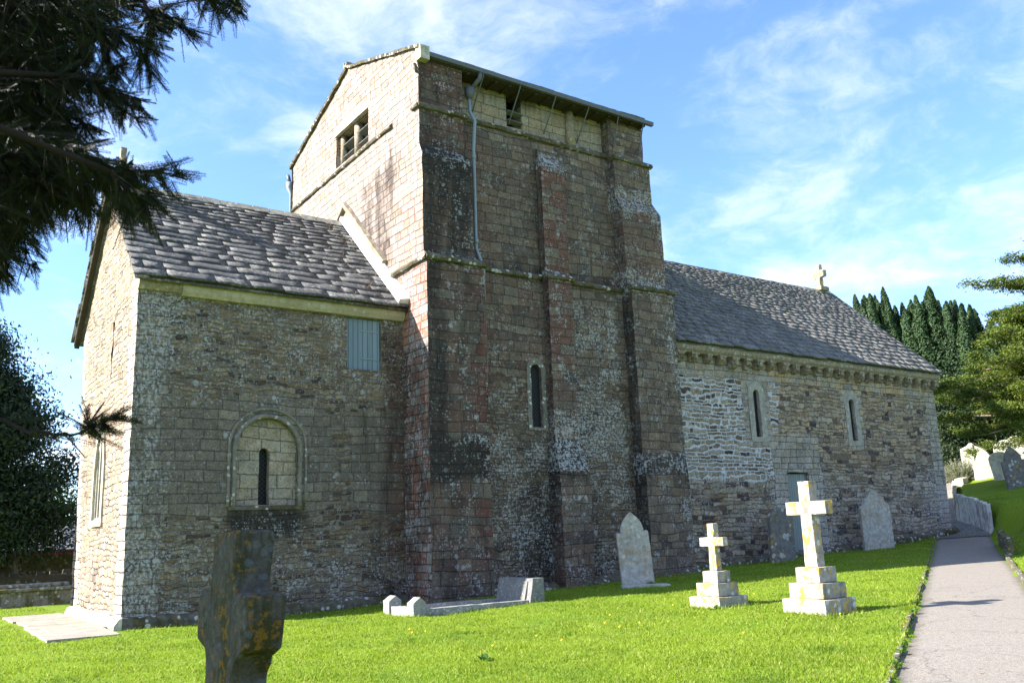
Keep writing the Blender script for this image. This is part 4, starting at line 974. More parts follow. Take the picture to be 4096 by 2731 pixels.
# edging along the path
def edging(name, fy, x0, x1, step_, wd, h, mat, seedv, label, jig=.02, out=0.0):
    rg = random.Random(seedv); m_ = MB(); x = x0
    while x < x1:
        L = rg.uniform(*step_); xe = min(x+L, x1)
        a = Vector((x, fy(x)+out, T(x, fy(x))-.02+rg.uniform(-jig, jig))); b = Vector((xe-.015, fy(xe)+out, T(xe, fy(xe))-.02+rg.uniform(-jig, jig)))
        hh = h*rg.uniform(.8, 1.15)
        m_.prism([(-wd/2, -.2), (wd/2, -.2), (wd/2, hh*.8), (wd*.3, hh), (-wd*.35, hh), (-wd/2, hh*.85)], a, b, (-.49, .87, 0), Z, None, .25)
        x = xe
    o = m_.build(name, mat, None, amp=.012, k=6, loc=(x0, fy(x0), 0)); tag(o, label, 'edging'); return o
edging('path_edging', YL, 1.0, 29.5, (.6, 1.1), .055, .035, M_EDGE, 5, 'thin mossy stone edging between the lawn with crosses and the path')
edging('path_edging', YR, 8.0, 22.0, (.5, 1.0), .11, .07, M_EDGE, 6, 'low pale stone edging at the foot of the grass bank right of the path')
# retaining walls of upright slabs
def slab_wall(name, line, h, mat, seedv, label, n=None, cat='retaining wall'):
    rg = random.Random(seedv); root = empty(name, (line[0][0], line[0][1], T(*line[0])), 0, label, cat)
    o0 = root.location.copy()
    for (p, q) in zip(line[:-1], line[1:]):
        p, q = Vector(p), Vector(q); L = (q-p).length; d = (q-p)/L; s = 0
        while s < L-.1:
            w_ = min(rg.uniform(.30, .48), L-s); c = p+d*(s+w_/2); hh = h*rg.uniform(.975, 1.025)
            o = rblock('slab', (w_-.004, .16, hh+.3), mat, root, (0, 0, 0), .018, .02, .12, rg.uniform(0, 50))
            o.location = Vector((c.x, c.y, T(c.x, c.y)-.3))-o0; o.rotation_euler = (rg.uniform(-.02, .02), rg.uniform(-.01, .01), math.atan2(d.y, d.x)); s += w_
    return root
slab_wall('retaining_wall', [(31.9, -2.12), (32.2, -1.93), (33.9, -.42), (35.45, 1.17)], 1.12, M_RETAIN, 3, 'curving retaining wall of black streaked upright slabs beside the cobbles')
slab_wall('retaining_wall', [(35.55, 1.27), (39.6, 3.5), (43.7, 5.75)], .62, M_HEADW, 4, 'low sunlit stone wall along the far path behind the church corner')
slab_wall('retaining_wall', [(22.6, -7.45), (25.2, -5.95), (27.2, -4.85)], .50, M_EDGE, 8, 'low dark stone wall holding the grass bank right of the path')

# ================================================================== GRAVES
def headstone_outline(kind, w_, h):
    r = w_/2; pts = [(-r, -.25), (r, -.25)]
    if kind == 'round': hs = h-r*.75; pts += [(r, hs)]+[(r*math.cos(t), hs+(h-hs)*math.sin(t)) for t in np.linspace(.12, math.pi-.12, 13)]+[(-r, hs)]
    if kind == 'shoulder':
        hs = h-r*1.35; a = r*.72
        pts += [(r, hs), (r*.98, hs+.05), (a+.05, hs+.07), (a, hs+.03)]+[(a*(1-u**2.1), hs+.05+(h-hs-.05)*u) for u in (.12, .28, .44, .58, .70, .80, .89, .96, 1.0)]
        pts += [(-x, z) for x, z in reversed(pts[2:-1])]
    if kind == 'scalloped':
        hs = h-r*1.0
        pts += [(r, hs), (r*.93, hs+.10), (r*.78, hs+.12), (r*.70, hs+.2), (r*.62, hs+.34), (r*.36, hs+.44), (r*.26, h-.05), (0, h)]
        pts += [(-x, z) for x, z in reversed(pts[2:-1])]
    if kind == 'gothic':
        hs = h-r*1.5
        pts += [(r, hs)]+[(r*math.cos(t), hs+(h-hs)*math.sin(t)**.8) for t in np.linspace(.1, math.pi/2, 9)]
        pts += [(-x, z) for x, z in reversed(pts[2:-1])]
    return pts
def headstone(x, y, w_, h, th, kind, mat, rz, lean, label, z=None, group=None, roll=0.0, seed=1.0):
    o = stone_slab('headstone', headstone_outline(kind, w_, h), th, mat, None, .012, .09, .018, seed)
    o.location = (x, y, T(x, y) if z is None else z); o.rotation_euler = (lean, roll, rz)
    return tag(o, label, 'headstone', group)
headstone(12.10, -3.02, .86, 1.92, .16, 'shoulder', M_HEAD, R(-32), R(3), 'tall leaning headstone with pointed top and shoulders in front of the tower', roll=R(-4), seed=2.2)
o = rblock('ledger_slab', (1.25, .35, .09), M_HEAD, None, (12.0, -3.4, T(12, -3.4)-.03), .015, .02, .1, 3); o.rotation_euler = (0, 0, R(-30)); tag(o, 'low flat stone lying in the grass at the foot of the leaning headstone', 'stone')
headstone(20.0, -1.35, 1.02, 1.75, .16, 'round', M_HEADD, R(-8), R(3), 'dark rounded headstone with white lichen rings, half hidden behind the large cross', roll=R(1), seed=4.1)
headstone(25.55, -1.25, 1.22, 2.10, .15, 'scalloped', M_HEAD, R(-22), R(4), 'grey headstone with lichened scalloped top leaning near the church corner', roll=R(-3), seed=6.3)
def step_cross(name, x, y, steps, sh, arm_span, arm_z, arm_h, top, thx, label, seed):
    root = empty(name, (x, y, T(x, y)), 0, label, 'cross')
    z = -.08
    for i, (a, b, h) in enumerate(steps):
        hh = h+(.08 if i == 0 else 0); o = rblock('step', (a, b, hh-.004), M_CROSS, root, (0, 0, z), .010, .016, .08, seed+i*3.1); o.rotation_euler = (0, 0, R(random.uniform(-1.5, 1.5))); z += hh
    w0, w1 = sh*1.14/2, sh/2; s = arm_span/2
    out = [(-w0, z), (w0, z), (w1, arm_z), (s, arm_z), (s, arm_z+arm_h), (w1, arm_z+arm_h), (w1, top), (-w1, top), (-w1, arm_z+arm_h), (-s, arm_z+arm_h), (-s, arm_z), (-w1, arm_z)]
    o = stone_slab('cross', out, thx, M_CROSS, root, .008, .07, .014, seed+11); o.rotation_euler = (0, 0, R(90))
    return root
step_cross('stone_cross', 9.22, -8.47, [(.80, .80, .20), (.57, .57, .25), (.38, .38, .22)], .165, .62, 1.14, .17, 1.58, .15, 'small white stone cross on three steps, left of the larger cross', 3.0)
step_cross('stone_cross', 9.10, -10.90, [(.82, .90, .25), (.64, .70, .26), (.47, .50, .26)], .23, .84, 1.66, .23, 2.24, .21, 'large white stone cross on three steps beside the path', 9.0)
# kerbed grave
kg = empty('kerbed_grave', (4.97, -3.25, T(4.9, -3.3)), R(-1.0), 'low granite grave kerb with corner posts and a sloping headblock at the tower foot', 'grave')
for yy in (-.58, .58):
    pz = [(-.15, -.15), (.15, -.15), (.15, .30), (.02, .40), (-.15, .29)]
    o = stone_slab('post', pz, .30, M_GRANITE, kg, .008, .07, .015, yy+3); o.location = (.1, yy, 0)
o = rblock('kerb', (.86, .2, .33), M_GRANITE, kg, (.1, 0, -.15), .010, .012, .1, 4); o.rotation_euler = (0, 0, R(90))
for yy in (-.58, .58): o = rblock('kerb', (2.85, .18, .29), M_GRANITE, kg, (1.65, yy, -.14), .012, .012, .12, yy+8)
o = stone_slab('headblock', [(-.26, -.2), (.20, -.2), (.20, .60), (-.10, .60)], 1.45, M_GRANITED, kg, .006, .09, .012, 12); o.location = (3.12, 0, .02)
o = stone_slab('inscription_panel', [(-.265, .03), (-.21, .03), (-.10, .54), (-.135, .54)], 1.1, M_GRANITED, kg, .002, .09, .006, 13); o.location = (3.12, 0, .02)
mb = MB(); mb.box((.2, -.5, -.2), (3.1, .5, .07), None, .3); mb.build('gravel_bed', M_PAVING, kg, amp=.02)
# foreground cross, seen almost end-on
fc = [(-.21, -.3), (.21, -.3), (.19, .75), (.20, 1.02), (.25, 1.11), (.39, 1.16), (.405, 1.19), (.40, 1.40), (.38, 1.42), (.25, 1.41), (.20, 1.46), (.185, 1.70), (.16, 1.73), (-.17, 1.75), (-.19, 1.72), (-.19, 1.50), (-.24, 1.43), (-.39, 1.43), (-.41, 1.40), (-.395, 1.16), (-.27, 1.11), (-.205, 1.02), (-.19, .75)]
o = stone_slab('stone_cross', fc, .215, M_FGCROSS, None, .013, .04, .022, 8.0)
o.location = (-2.72, -16.08, T(-2.72, -16.08)); o.rotation_euler = (R(1.5), R(-1), R(90.5)); tag(o, 'dark mossy stone cross with yellow lichen close in the foreground', 'cross')
# graves on the hill to the right
def hs_at(px, py, dist, w_, h, kind, label, mat=M_HEADW, rz=R(-70), lean=0.0, roll=0.0, seed=1.0):
    d = ray(px, py); d2 = math.hypot(d.x, d.y); x, y = CAM.x+d.x/d2*dist, CAM.y+d.y/d2*dist; z = CAM.z+d.z/d2*dist
    print('hs', round(x, 2), round(y, 2), 'z', round(z, 2), 'ground', round(T(x, y), 2))
    return headstone(x, y, w_, h, .18, kind, mat, rz, lean, label, None, None, roll, seed)
hs_at(2266, 1102, 53.0, 1.05, 1.55, 'shoulder', 'pale sunlit headstone with a rounded top, second from the lavender bush', rz=R(-62), seed=3)
hs_at(2308, 1095, 51.0, .95, 1.35, 'round', 'pale headstone with a yew shadow across its rounded top, tilted to the left', rz=R(-62), roll=R(-8), seed=4)
hs_at(2318, 1078, 57.0, 1.25, 1.45, 'round', 'pale round-topped headstone standing behind the tilted one', rz=R(-62), seed=5)
hs_at(2345, 1076, 59.0, 1.2, 1.4, 'round', 'round-topped headstone at the right edge, farthest back under the golden tree', rz=R(-62), seed=7)
hs_at(2345, 1135, 47.0, 1.05, 1.85, 'shoulder', 'grey shaded headstone at the right edge, tilted, on the grass bank', M_HEADD, R(-40), 0, R(-6), 6)
d = ray(2240, 1098); d2 = math.hypot(d.x, d.y); cx_, cy_ = CAM.x+d.x/d2*56, CAM.y+d.y/d2*56
cr = empty('cross_headstone', (cx_, cy_, T(cx_, cy_)), R(-62), 'pale headstone carved with a raised cross behind the lavender bush', 'headstone')
stone_slab('slab', [(-.55, -.2), (.55, -.2), (.55, 1.45), (.2, 1.6), (.08, 1.75), (-.08, 1.75), (-.2, 1.6), (-.55, 1.45)], .2, M_HEADW, cr, .01, .1, .02, 3)
o = stone_slab('raised_cross', [(-.1, .2), (.1, .2), (.09, 1.05), (.42, 1.06), (.42, 1.28), (.09, 1.28), (.09, 1.68), (-.09, 1.68), (-.09, 1.28), (-.42, 1.28), (-.42, 1.06), (-.09, 1.05)], .08, M_HEADW, cr, .005, .1, .01, 5); o.location = (0, -.13, 0)
d = ray(2210, 1112); d2 = math.hypot(d.x, d.y); bx_, by_ = CAM.x+d.x/d2*52.5, CAM.y+d.y/d2*52.5
o = rblock('kerb_stone', (1.7, .4, .42), M_HEADW, None, (bx_, by_, T(bx_, by_)-.12), .02, .03, .12, 3); o.rotation_euler = (0, R(-4), R(20)); tag(o, 'low white kerb stone in front of the lavender bush', 'stone')
# table tomb by the north-east corner
tb = empty('table_tomb', (-.75, 13.0, T(-.75, 13)), R(8), 'long low stone tomb with a moulded lid beyond the chancel gable', 'tomb')
rblock('chest', (3.6, .9, .62), M_TOMB, tb, (0, 0, -.15), .012, .02, .14, 2); rblock('lid', (3.8, 1.1, .10), M_TOMB, tb, (0, 0, .47), .012, .03, .12, 4); rblock('coped_top', (3.5, .5, .13), M_TOMB, tb, (0, .1, .57), .012, .05, .12, 6)
# field wall and shelter behind, to the left
mb = MB(); mb.box((-14, 20.2, -1.6), (7, 20.75, .82), None, .5); fw = mb.build('field_wall', M_FARWALL, None, amp=.06, k=1.6, loc=(-3.5, 20.5, -1)); tag(fw, 'low dark field stone wall under the shelter roof at the left', 'wall')
rg = random.Random(9)
cst = MB()
for i in range(44):
    x = -14+i*.48; cst.prism([(-.2, 0), (.2, 0), (.15, .16+rg.uniform(0, .12)), (-.12, .18)], (x, 20.48, .78), (x+.3, 20.48, .78), F_, Z, None, .3)
cst.build('coping_stones', M_FARWALL, None, amp=.03, k=3).parent = fw
fw.children[0].location = -fw.location
lg = empty('shelter', (0, 24.5, -1.2), 0, 'open timber shelter with a slate roof and red fascia behind the left wall', 'shelter')
for x in (-9.5, -6.2, -2.9, .35, 3.6): rblock('post', (.2, .2, 2.9), M_TIMBER, lg, (x, -2.0, 0), .006, .01, .3, x)
for x in (-9.5, -6.2, -2.9, .35, 3.6):
    for s_ in (-1, 1):
        m_ = MB(); m_.prism([(-.05, -.05), (.05, -.05), (.05, .05), (-.05, .05)], (x, -2.0, 2.2), (x+.55*s_, -2.0, 2.75), F_, Z); m_.build('brace', M_TIMBER, lg)
mb = MB(); mb.box((-11, -2.3, 2.78), (6, -2.2, 2.98), None, 1); mb.build('fascia', M_REDFASCIA, lg)
mb = MB(); mb.box((-11, 1.2, -1), (6, 1.5, 3), None, 1); mb.build('back_wall', M_FARWALL, lg)
up, S, nr = roofplane(-2.35, 3.0, 1.3, 4.35); slates('roof', M_SLATE3, lg, (-11, -2.35, 3.0), (1, 0, 0), 17, up, S, nr, [.25]*22, .4, .7, .010, 33)

# ================================================================== PLANTS
def leaves(C, Nrm, L, Wd, jitter=.6, droop=0.0, rng=RNG):
    """rhombus leaves at points C, roughly facing Nrm; L, Wd length and width arrays"""
    n = len(C); D = rng.normal(size=(n, 3)); D[:, 2] -= droop
    Nn = Nrm+rng.normal(size=(n, 3))*jitter; Nn /= np.linalg.norm(Nn, axis=1)[:, None]+1e-9
    D -= Nn*(D*Nn).sum(1)[:, None]; D /= np.linalg.norm(D, axis=1)[:, None]+1e-9
    B = np.cross(Nn, D); L = np.broadcast_to(L, n)[:, None]; Wd = np.broadcast_to(Wd, n)[:, None]
    V = np.stack([C-D*L*.5, C+B*Wd*.5+D*L*.05, C+D*L*.5, C-B*Wd*.5+D*L*.05], 1).reshape(-1, 3)
    return V, np.arange(4*n).reshape(n, 4)
def leaf_obj(name, C, Nrm, L, Wd, mat, parent, jitter=.6, droop=0.0):
    V, F = leaves(np.asarray(C), np.asarray(Nrm), L, Wd, jitter, droop); return link_mesh(name, np_mesh(name, V, F), mat, parent)
def limb_mesh(paths, name, mat, parent):
    m_ = MB()
    for pts, r0, r1 in paths: m_.tube(pts, [r0+(r1-r0)*i/(len(pts)-1) for i in range(len(pts))], 7)
    return m_.build(name, mat, parent, smooth=True)

# grass blades over the lawn (uncountable)
def grass():
    n = 700000; rng = np.random.default_rng(5)
    # density falls with distance from the camera side of the lawn
    rr = 6.5+(46-6.5)*rng.random(n)**1.9; th = np.radians(-2+72*rng.random(n))
    x = CAM.x+rr*np.sin(th); y = CAM.y+rr*np.cos(th)
    keep = (y < -.2) | (x < -.1)
    jit_ = .07*np.sin(x*3.1)*np.sin(x*7.7+1)+.05*np.sin(x*13.3)
    keep &= ~((y < YL(x)+.01-np.abs(jit_)) & (y > YR(x)-.03+np.abs(jit_)))
    keep &= ~((x > 6.7) & (x < 17) & (y > -1.5)); keep &= ~((x < -.0) & (x > -1.65) & (y > -1.55) & (y < 7.0))
    keep &= ~((abs(x-9.22) < .42) & (abs(y+8.47) < .42)) & ~((abs(x-9.1) < .43) & (abs(y+10.9) < .47)) & ~((x > 4.9) & (x < 8.5) & (abs(y+3.27) < .66))
    clump = np.sin(x*2.1+1.3*np.sin(y*1.1))*np.sin(y*2.4+1.1*np.sin(x*1.7))
    keep &= rng.random(n) < .80+.2*clump
    edge = np.abs(y-YL(x)) < .16
    x, y, rr, edge, clump = x[keep], y[keep], rr[keep], edge[keep], clump[keep]; n = len(x)
    z = ground_z(x, y)-.008
    tuft = np.clip(np.sin(x*.9+2*np.sin(y*.7))*np.sin(y*1.1+1.5*np.sin(x*.5))-.35, 0, 1); nearst = np.minimum(np.hypot(x-9.2, y+8.5), np.hypot(x-9.1, y+10.9)) < .75; nearst |= (np.hypot(x-12.1, y+3.1) < .7) | (np.hypot(x-20, y+1.4) < .8) | (np.hypot(x-25.5, y+1.3) < .9) | ((x > 4.7) & (x < 8.8) & (abs(y+3.27) < .85)) | ((x > 0) & (x < 6.8) & (y > -.35)) | ((x > 17) & (y > -.75)) | ((x > 6.6) & (x < 17) & (y > -1.75))
    h = (.020+.030*rng.random(n)+.012*np.clip(clump, 0, 1)+.030*tuft*rng.random(n)+.05*nearst*rng.random(n))*(1+.9*edge*rng.random(n)); w_ = (.0030+.0004*rr)*(.7+.6*rng.random(n))
    a = rng.random(n)*2*math.pi; ln = rng.normal(size=(n, 2))*.55*h[:, None]
    V = np.stack([np.stack([x-np.cos(a)*w_, y-np.sin(a)*w_, z], 1), np.stack([x+np.cos(a)*w_, y+np.sin(a)*w_, z], 1), np.stack([x+ln[:, 0], y+ln[:, 1], z+h], 1)], 1).reshape(-1, 3)
    o = link_mesh('grass', np_mesh('grass', V, np.arange(3*n).reshape(n, 3)), M_GRASS); o['kind'] = 'stuff'; o['label'] = 'short sunlit lawn grass around the church and graves'; o['category'] = 'grass'
grass()
# weeds along the edging and stones
def make_weed(seed):
    rng = np.random.default_rng(seed); V = []; F = []
    for i in range(22):
        a = rng.uniform(0, 6.28); e = rng.uniform(.15, 1.2); L = rng.uniform(.04, .08); w_ = L*.22
        d = np.array([math.cos(a)*math.cos(e), math.sin(a)*math.cos(e), math.sin(e)]); s_ = np.array([-math.sin(a), math.cos(a), 0]); b = len(V)
        V += [(0, 0, -.01), tuple(d*L*.55+s_*w_), tuple(d*L-np.array([0, 0, L*.15])), tuple(d*L*.55-s_*w_)]; F.append((b, b+1, b+2, b+3))
    return link_mesh('weed', np_mesh('weed', V, F), M_WEED)
wp = None; rg = random.Random(2)
spots = [(x, float(YL(x))-.02) for x in (5.2, 5.6, 6.1, 6.7, 7.5, 8.3, 8.9, 9.8, 10.9, 12.2, 13.8, 15.6, 18)]
for i, (x, y) in enumerate(spots):
    o = make_weed(3) if i == 0 else wp.copy()
    if i: COL.objects.link(o)
    wp = wp or o; o.location = (x, y, T(x, y)-.01); o.rotation_euler = (0, 0, rg.uniform(0, 6)); s_ = rg.uniform(.7, 1.5); o.scale = (s_, s_, s_)
    tag(o, 'small green weed growing from the lawn side path edging', 'weed', 'weeds along the path edging')
for (x, y, lab, s_) in ((12.25, -3.35, 'leafy weed at the foot of the tall leaning headstone', 2.6), (8.75, -8.85, 'rosette weed against the base of the small cross', 1.9), (2.4, -10.6, 'broad leaved plant in the lawn left of the middle', 2.4)):
    o = wp.copy(); COL.objects.link(o); del o['group']; o.location = (x, y, T(x, y)); o.scale = (s_, s_, s_); tag(o, lab, 'weed')
# dandelions scattered in the lawn
df = None; rg = random.Random(12)
for i in range(16):
    if df is None:
        V = []; F = []
        for k in range(12): a = k*math.pi/6; V.append((.018*math.cos(a), .018*math.sin(a), .055))
        V += [(0, 0, .07), (0, 0, .045)]; F = [(k, (k+1) % 12, 12) for k in range(12)]+[((k+1) % 12, k, 13) for k in range(12)]
        o = df = link_mesh('dandelion', np_mesh('dandelion', V, F), M_DANDE)
    else: o = df.copy(); COL.objects.link(o)
    x, y = rg.uniform(3, 11), rg.uniform(-12, -6); y = max(y, YL(x)+.4); o.location = (x, y, T(x, y)); o.rotation_euler = (rg.uniform(-.3, .3), rg.uniform(-.3, .3), 0); o.scale = (1.3,)*3
    tag(o, 'tiny yellow flower in the lawn', 'flower', 'yellow flowers scattered in the lawn')
# dry stems on the chancel roof near the tower
rg = random.Random(8); m_ = MB()
for i in range(70):
    x = 6.7-abs(rg.gauss(0, .55)); t = rg.uniform(.05, .95); base = Vector((x, -.3+3.8*t, 7.85+3.52*t))
    p = base.copy(); pts = [p.copy()]
    for k in range(3): p = p+Vector((rg.uniform(-.06, .06), rg.uniform(-.08, .03), rg.uniform(-.01, .08))); pts.append(p.copy())
    m_.tube(pts, .005, 3)
ds = m_.build('dry_weeds', M_DRYSTEM, None); ds['kind'] = 'stuff'; tag(ds, 'dry brown weeds rooted in the slates beside the tower', 'weeds')
# lavender bush
d = ray(2208, 1100); d2 = math.hypot(d.x, d.y); lx, ly = CAM.x+d.x/d2*54, CAM.y+d.y/d2*54
lv = empty('lavender_bush', (lx, ly, T(lx, ly)), 0, 'round grey-green lavender bush with flower spikes beside the pale headstones', 'bush')
rng = np.random.default_rng(4); n = 900; a = rng.random(n)*2*math.pi; el = np.arccos(rng.random(n)*.95); Lr = .95*(.75+.35*rng.random(n))
dr = np.stack([np.sin(el)*np.cos(a), np.sin(el)*np.sin(a), np.cos(el)*.95+.1], 1); B0 = dr*.12; TP = dr*Lr[:, None]*np.array([1.1, 1.1, 1.25]); sd_ = np.cross(dr, rng.normal(size=(n, 3))); sd_ /= np.linalg.norm(sd_, axis=1)[:, None]
V = np.stack([B0, TP*.85-sd_*.010, TP, TP*.85+sd_*.010], 1).reshape(-1, 3); link_mesh('stems', np_mesh('stems', V, np.arange(4*n).reshape(n, 4)), M_LAV, lv)
C = np.concatenate([TP*(.5+.5*rng.random((n, 1))) for _ in range(7)]); leaf_obj('foliage', C, np.tile((0, 0, 1.), (len(C), 1)), .10, .03, M_LAV, lv, 1.5)

# ---- trees
def bushy(name, x, y, h, crown, n, L, mat, label, trunk_r=.25, zc0=.15, seed=1, bark_=None, clumps=60, group=None, flat=.5):
    """tree: clumps spread through an ellipsoid-like crown; crown = (rx, ry)"""
    rng = np.random.default_rng(seed); z0 = T(x, y); root = empty(name, (x, y, z0), 0, label, 'tree', group)
    paths = [([(0, 0, -.2), (.1, .05, h*.3), (-.05, .1, h*.6), (0, 0, h*.95)], trunk_r, .03)]
    cc = []
    while len(cc) < clumps:
        t = rng.random(); a = rng.random()*2*math.pi; prof = (1-t)**.75*(1-.35*(1-t)**6)+.05; rad = math.sqrt(rng.random())*prof
        cc.append((crown[0]*rad*math.cos(a), crown[1]*rad*math.sin(a), h*(zc0+(1-zc0)*t)-.06*h*rad))
    cc = np.array(cc)
    for c in cc[::2]: paths.append(([(0, 0, c[2]*.8), (c[0]*.55, c[1]*.55, c[2]*.95), tuple(c)], trunk_r*.3, .012))
    limb_mesh(paths, 'trunk', bark_ or M_BARK, root)
    k = n//clumps; sz = crown[0]*.21*(60/clumps)**.333
    C = (cc[:, None, :]+rng.normal(size=(clumps, k, 3))*np.array([sz, sz, sz*flat])*(.55+.6*rng.random((clumps, 1, 1)))).reshape(-1, 3)
    Nr = C-np.repeat(cc, k, 0)+np.array([0, 0, .4]); leaf_obj('crown', C, Nr, L*(.6+.8*rng.random(len(C))), L*.45, mat, root, .8, .3)
    return root
bushy('yew_tree', -2.9, 18.2, 10.6, (5.7, 4.4), 230000, .17, M_YEWB, 'dark spreading yew tree left of the chancel gable, before the shelter', .4, .22, 3, None, 330)
bushy('yew_tree', -12.5, 27, 9.0, (5, 4), 50000, .26, M_YEWB, 'dark yew tree at the far left edge behind the first yew', .35, .1, 5, None, 150)
for i, (x, y, h, lab) in enumerate(((-14, 52, 8, 'bushy green tree far behind the shelter, leftmost of the row'), (-4, 58, 9, 'bushy green tree far behind the shelter, second of the row'), (6, 60, 7.5, 'bushy green tree far behind the shelter, nearest the chancel'))):
    bushy('broadleaf_tree', x, y, h, (6, 4), 9000, .35, M_FARLEAF, lab, .3, .05, 20+i, None, 40, 'far trees behind the shelter')
# upright Irish yews behind the nave end
def irish(x, y, spires, label, seed):
    rng = np.random.default_rng(seed); root = empty('irish_yew', (x, y, T(x, y)), 0, label, 'tree'); C = []; Nn = []
    limb_mesh([([(0, 0, -.3), (0, 0, 3), (.1, .1, 7)], .5, .2)], 'trunk', M_BARK, root)
    for sx, sy, h, r in spires:
        n = int(h*r*520); t = rng.random(n)**.85; a = rng.random(n)*2*math.pi; z = h*t
        prof = np.clip((1-t)**.6*1.05, .02, 1)*np.clip(.45+t*3, 0, 1); lumpz = 1+.20*np.sin(a*2+z*2.2+sx*3)+.16*np.sin(z*5.1+sy*5+a*3)
        rad = r*prof*lumpz*(.62+.45*rng.random(n)**.5); bend = .25*np.sin(z*.3+sx)
        C.append(np.stack([sx+rad*np.cos(a)+bend+.10*sx*t, sy+rad*np.sin(a)+.10*sy*t, z], 1)); Nn.append(np.stack([np.cos(a), np.sin(a), np.full(n, .5)], 1))
    C = np.concatenate(C); Nn = np.concatenate(Nn); leaf_obj('crown', C, Nn, .17*(.7+.6*RNG.random(len(C))), .10, M_IRISH, root, .55)
def on_ray(px, dist):
    d = ray(px, 1190); d2 = math.hypot(d.x, d.y); return CAM.x+d.x/d2*dist, CAM.y+d.y/d2*dist
rg = random.Random(31); sp = []
vx, vy = math.cos(R(58)), math.sin(R(58))      # across the view from the churchyard
for i in range(112):
    u_ = rg.uniform(-6.4, 5.6); v_ = rg.uniform(-2.0, 2.0); hh = (11.9-.085*(u_-(-.6))**2-.25*abs(v_))*rg.uniform(.86, 1.03)
    sp.append((u_*.51+v_*.5, -u_*.86+v_*.3, max(6, hh*1.15*rg.choice((1, 1, .98, .95, .9))), rg.uniform(.85, 1.45)))
x_, y_ = on_ray(2128, 66); irish(x_, y_, sp, 'tall dark upright yew with many pointed spires behind the nave end', 5)
sp = []
for i in range(34):
    u_ = rg.uniform(-3.6, 3.2); hh = (10.9-.12*u_*u_)*rg.uniform(.85, 1.0); sp.append((u_*.51+rg.uniform(-.5, .5), -u_*.86+rg.uniform(-.5, .5), hh*1.08, rg.uniform(.7, 1.0)))
x_, y_ = on_ray(1990, 69); irish(x_, y_, sp, 'lower upright yew left of the tall one, half hidden by the nave roof', 6)
# golden cypress at the right, limbs reaching left
def golden(px, dist, h):
    x, y = on_ray(px, dist); z0 = T(x, y); rng = np.random.default_rng(17)
    root = empty('cypress_tree', (x, y, z0), 0, 'golden green cypress with long bare pale limbs at the right edge over the graves', 'tree')
    side = np.array([-math.cos(R(31)), math.sin(R(31)), 0]); toc = np.array([-math.sin(R(62)), -math.cos(R(62)), 0])
    paths = [([(0, 0, -.3), (.1, 0, h*.4), (0, .1, h), (.1, 0, h+2.8)], .55, .05)]; C = []; Nn = []
    for i in range(102):
        hz = 2.2+(h-2.8)*(min(i, 90)/90)+rng.uniform(-.3, .3); a = rng.uniform(-1.25, 1.0) if rng.random() < .70 else rng.uniform(1.0, 5.0); Ln = (9.6*(1-hz/h)**.75+.8)*rng.uniform(.55, 1.06)
        if i >= 90: rise_ = 0; hz = (8.9, 9.5, 10.6, 11.6)[i % 4]+rng.uniform(-.15, .15); Ln = (4.3, 3.6, 2.2, 1.3)[i % 4]*rng.uniform(.9, 1.05); a = (-.1, .15, 0, .1)[i % 4] if i < 94 else rng.uniform(.8, 5.4)
        dv = side*math.cos(a)+toc*math.sin(a); dv /= np.linalg.norm(dv); dv2 = np.array([-dv[1], dv[0], 0])
        pts = [np.array([0, 0, hz-.6])]; m = 7; rise = rng.uniform(-.05, .28)
        for k in range(1, m+1):
            t = k/m; pts.append(dv*Ln*t+np.array([0, 0, hz-.6+Ln*rise*t-.08*Ln*t*t])+rng.normal(size=3)*.09)
        paths.append(([tuple(p) for p in pts],   .12*(1-hz/h)+.045, .014))
        for k in range(2, m+1):
            if k < 4 and rng.random() < .5: continue
            for s_ in range(4):
                off = rng.uniform(-1.0, 1.0)*(.30+.10*Ln*(1-k/m)); c0 = pts[k]+dv2*off+dv*rng.uniform(-.3, .35)+np.array([0, 0, rng.uniform(-.12, .2)])
                if rng.random() < .35: paths.append(([tuple(pts[k]), tuple((pts[k]+c0)/2+np.array([0, 0, .04])), tuple(c0)], .02, .006))
                nn = int(rng.uniform(60, 150)); sz = rng.uniform(.14, .32)
                q = rng.normal(size=(nn, 3))*np.array([sz, sz, sz*.36]); q[:, 2] += .10-.35*np.abs(q[:, 0])*.5; C.append(c0+q); Nn.append(np.tile((0, -.1, 1.), (nn, 1)))
    C = np.concatenate(C); Nn = np.concatenate(Nn); limb_mesh(paths, 'trunk', M_BARKP, root)
    leaf_obj('crown', C, Nn, .15*(.6+.8*rng.random(len(C))), .06, M_CEDAR, root, .7, .15)
golden(2545, 52, 9.6)
# dark yews behind the graves
for i, (px, dist, h, lab) in enumerate(((2215, 61, 4.8, 'dark low yew behind the cross headstone'), (2300, 64, 5.0, 'dark low yew behind the pale headstones, in the middle of the row'), (2385, 62, 5.2, 'dark low yew at the right edge behind the headstones'))):
    x, y = on_ray(px, dist); bushy('yew_tree', x, y, h, (2.9, 2.9), 16000, .2, M_YEWB, lab, .25, .02, 50+i, None, 90)
x, y = on_ray(2262, 120); bushy('broadleaf_tree', x, y, 17.5, (5, 5), 26000, .34, M_FARLEAF, 'pale green tree in the distance right of the upright yews', .4, .25, 61, None, 90)
x, y = on_ray(2420, 100); bushy('broadleaf_tree', x, y, 12, (6, 6), 20000, .36, M_FARLEAF, 'green tree in the distance behind the golden cypress', .4, .1, 62, None, 80)
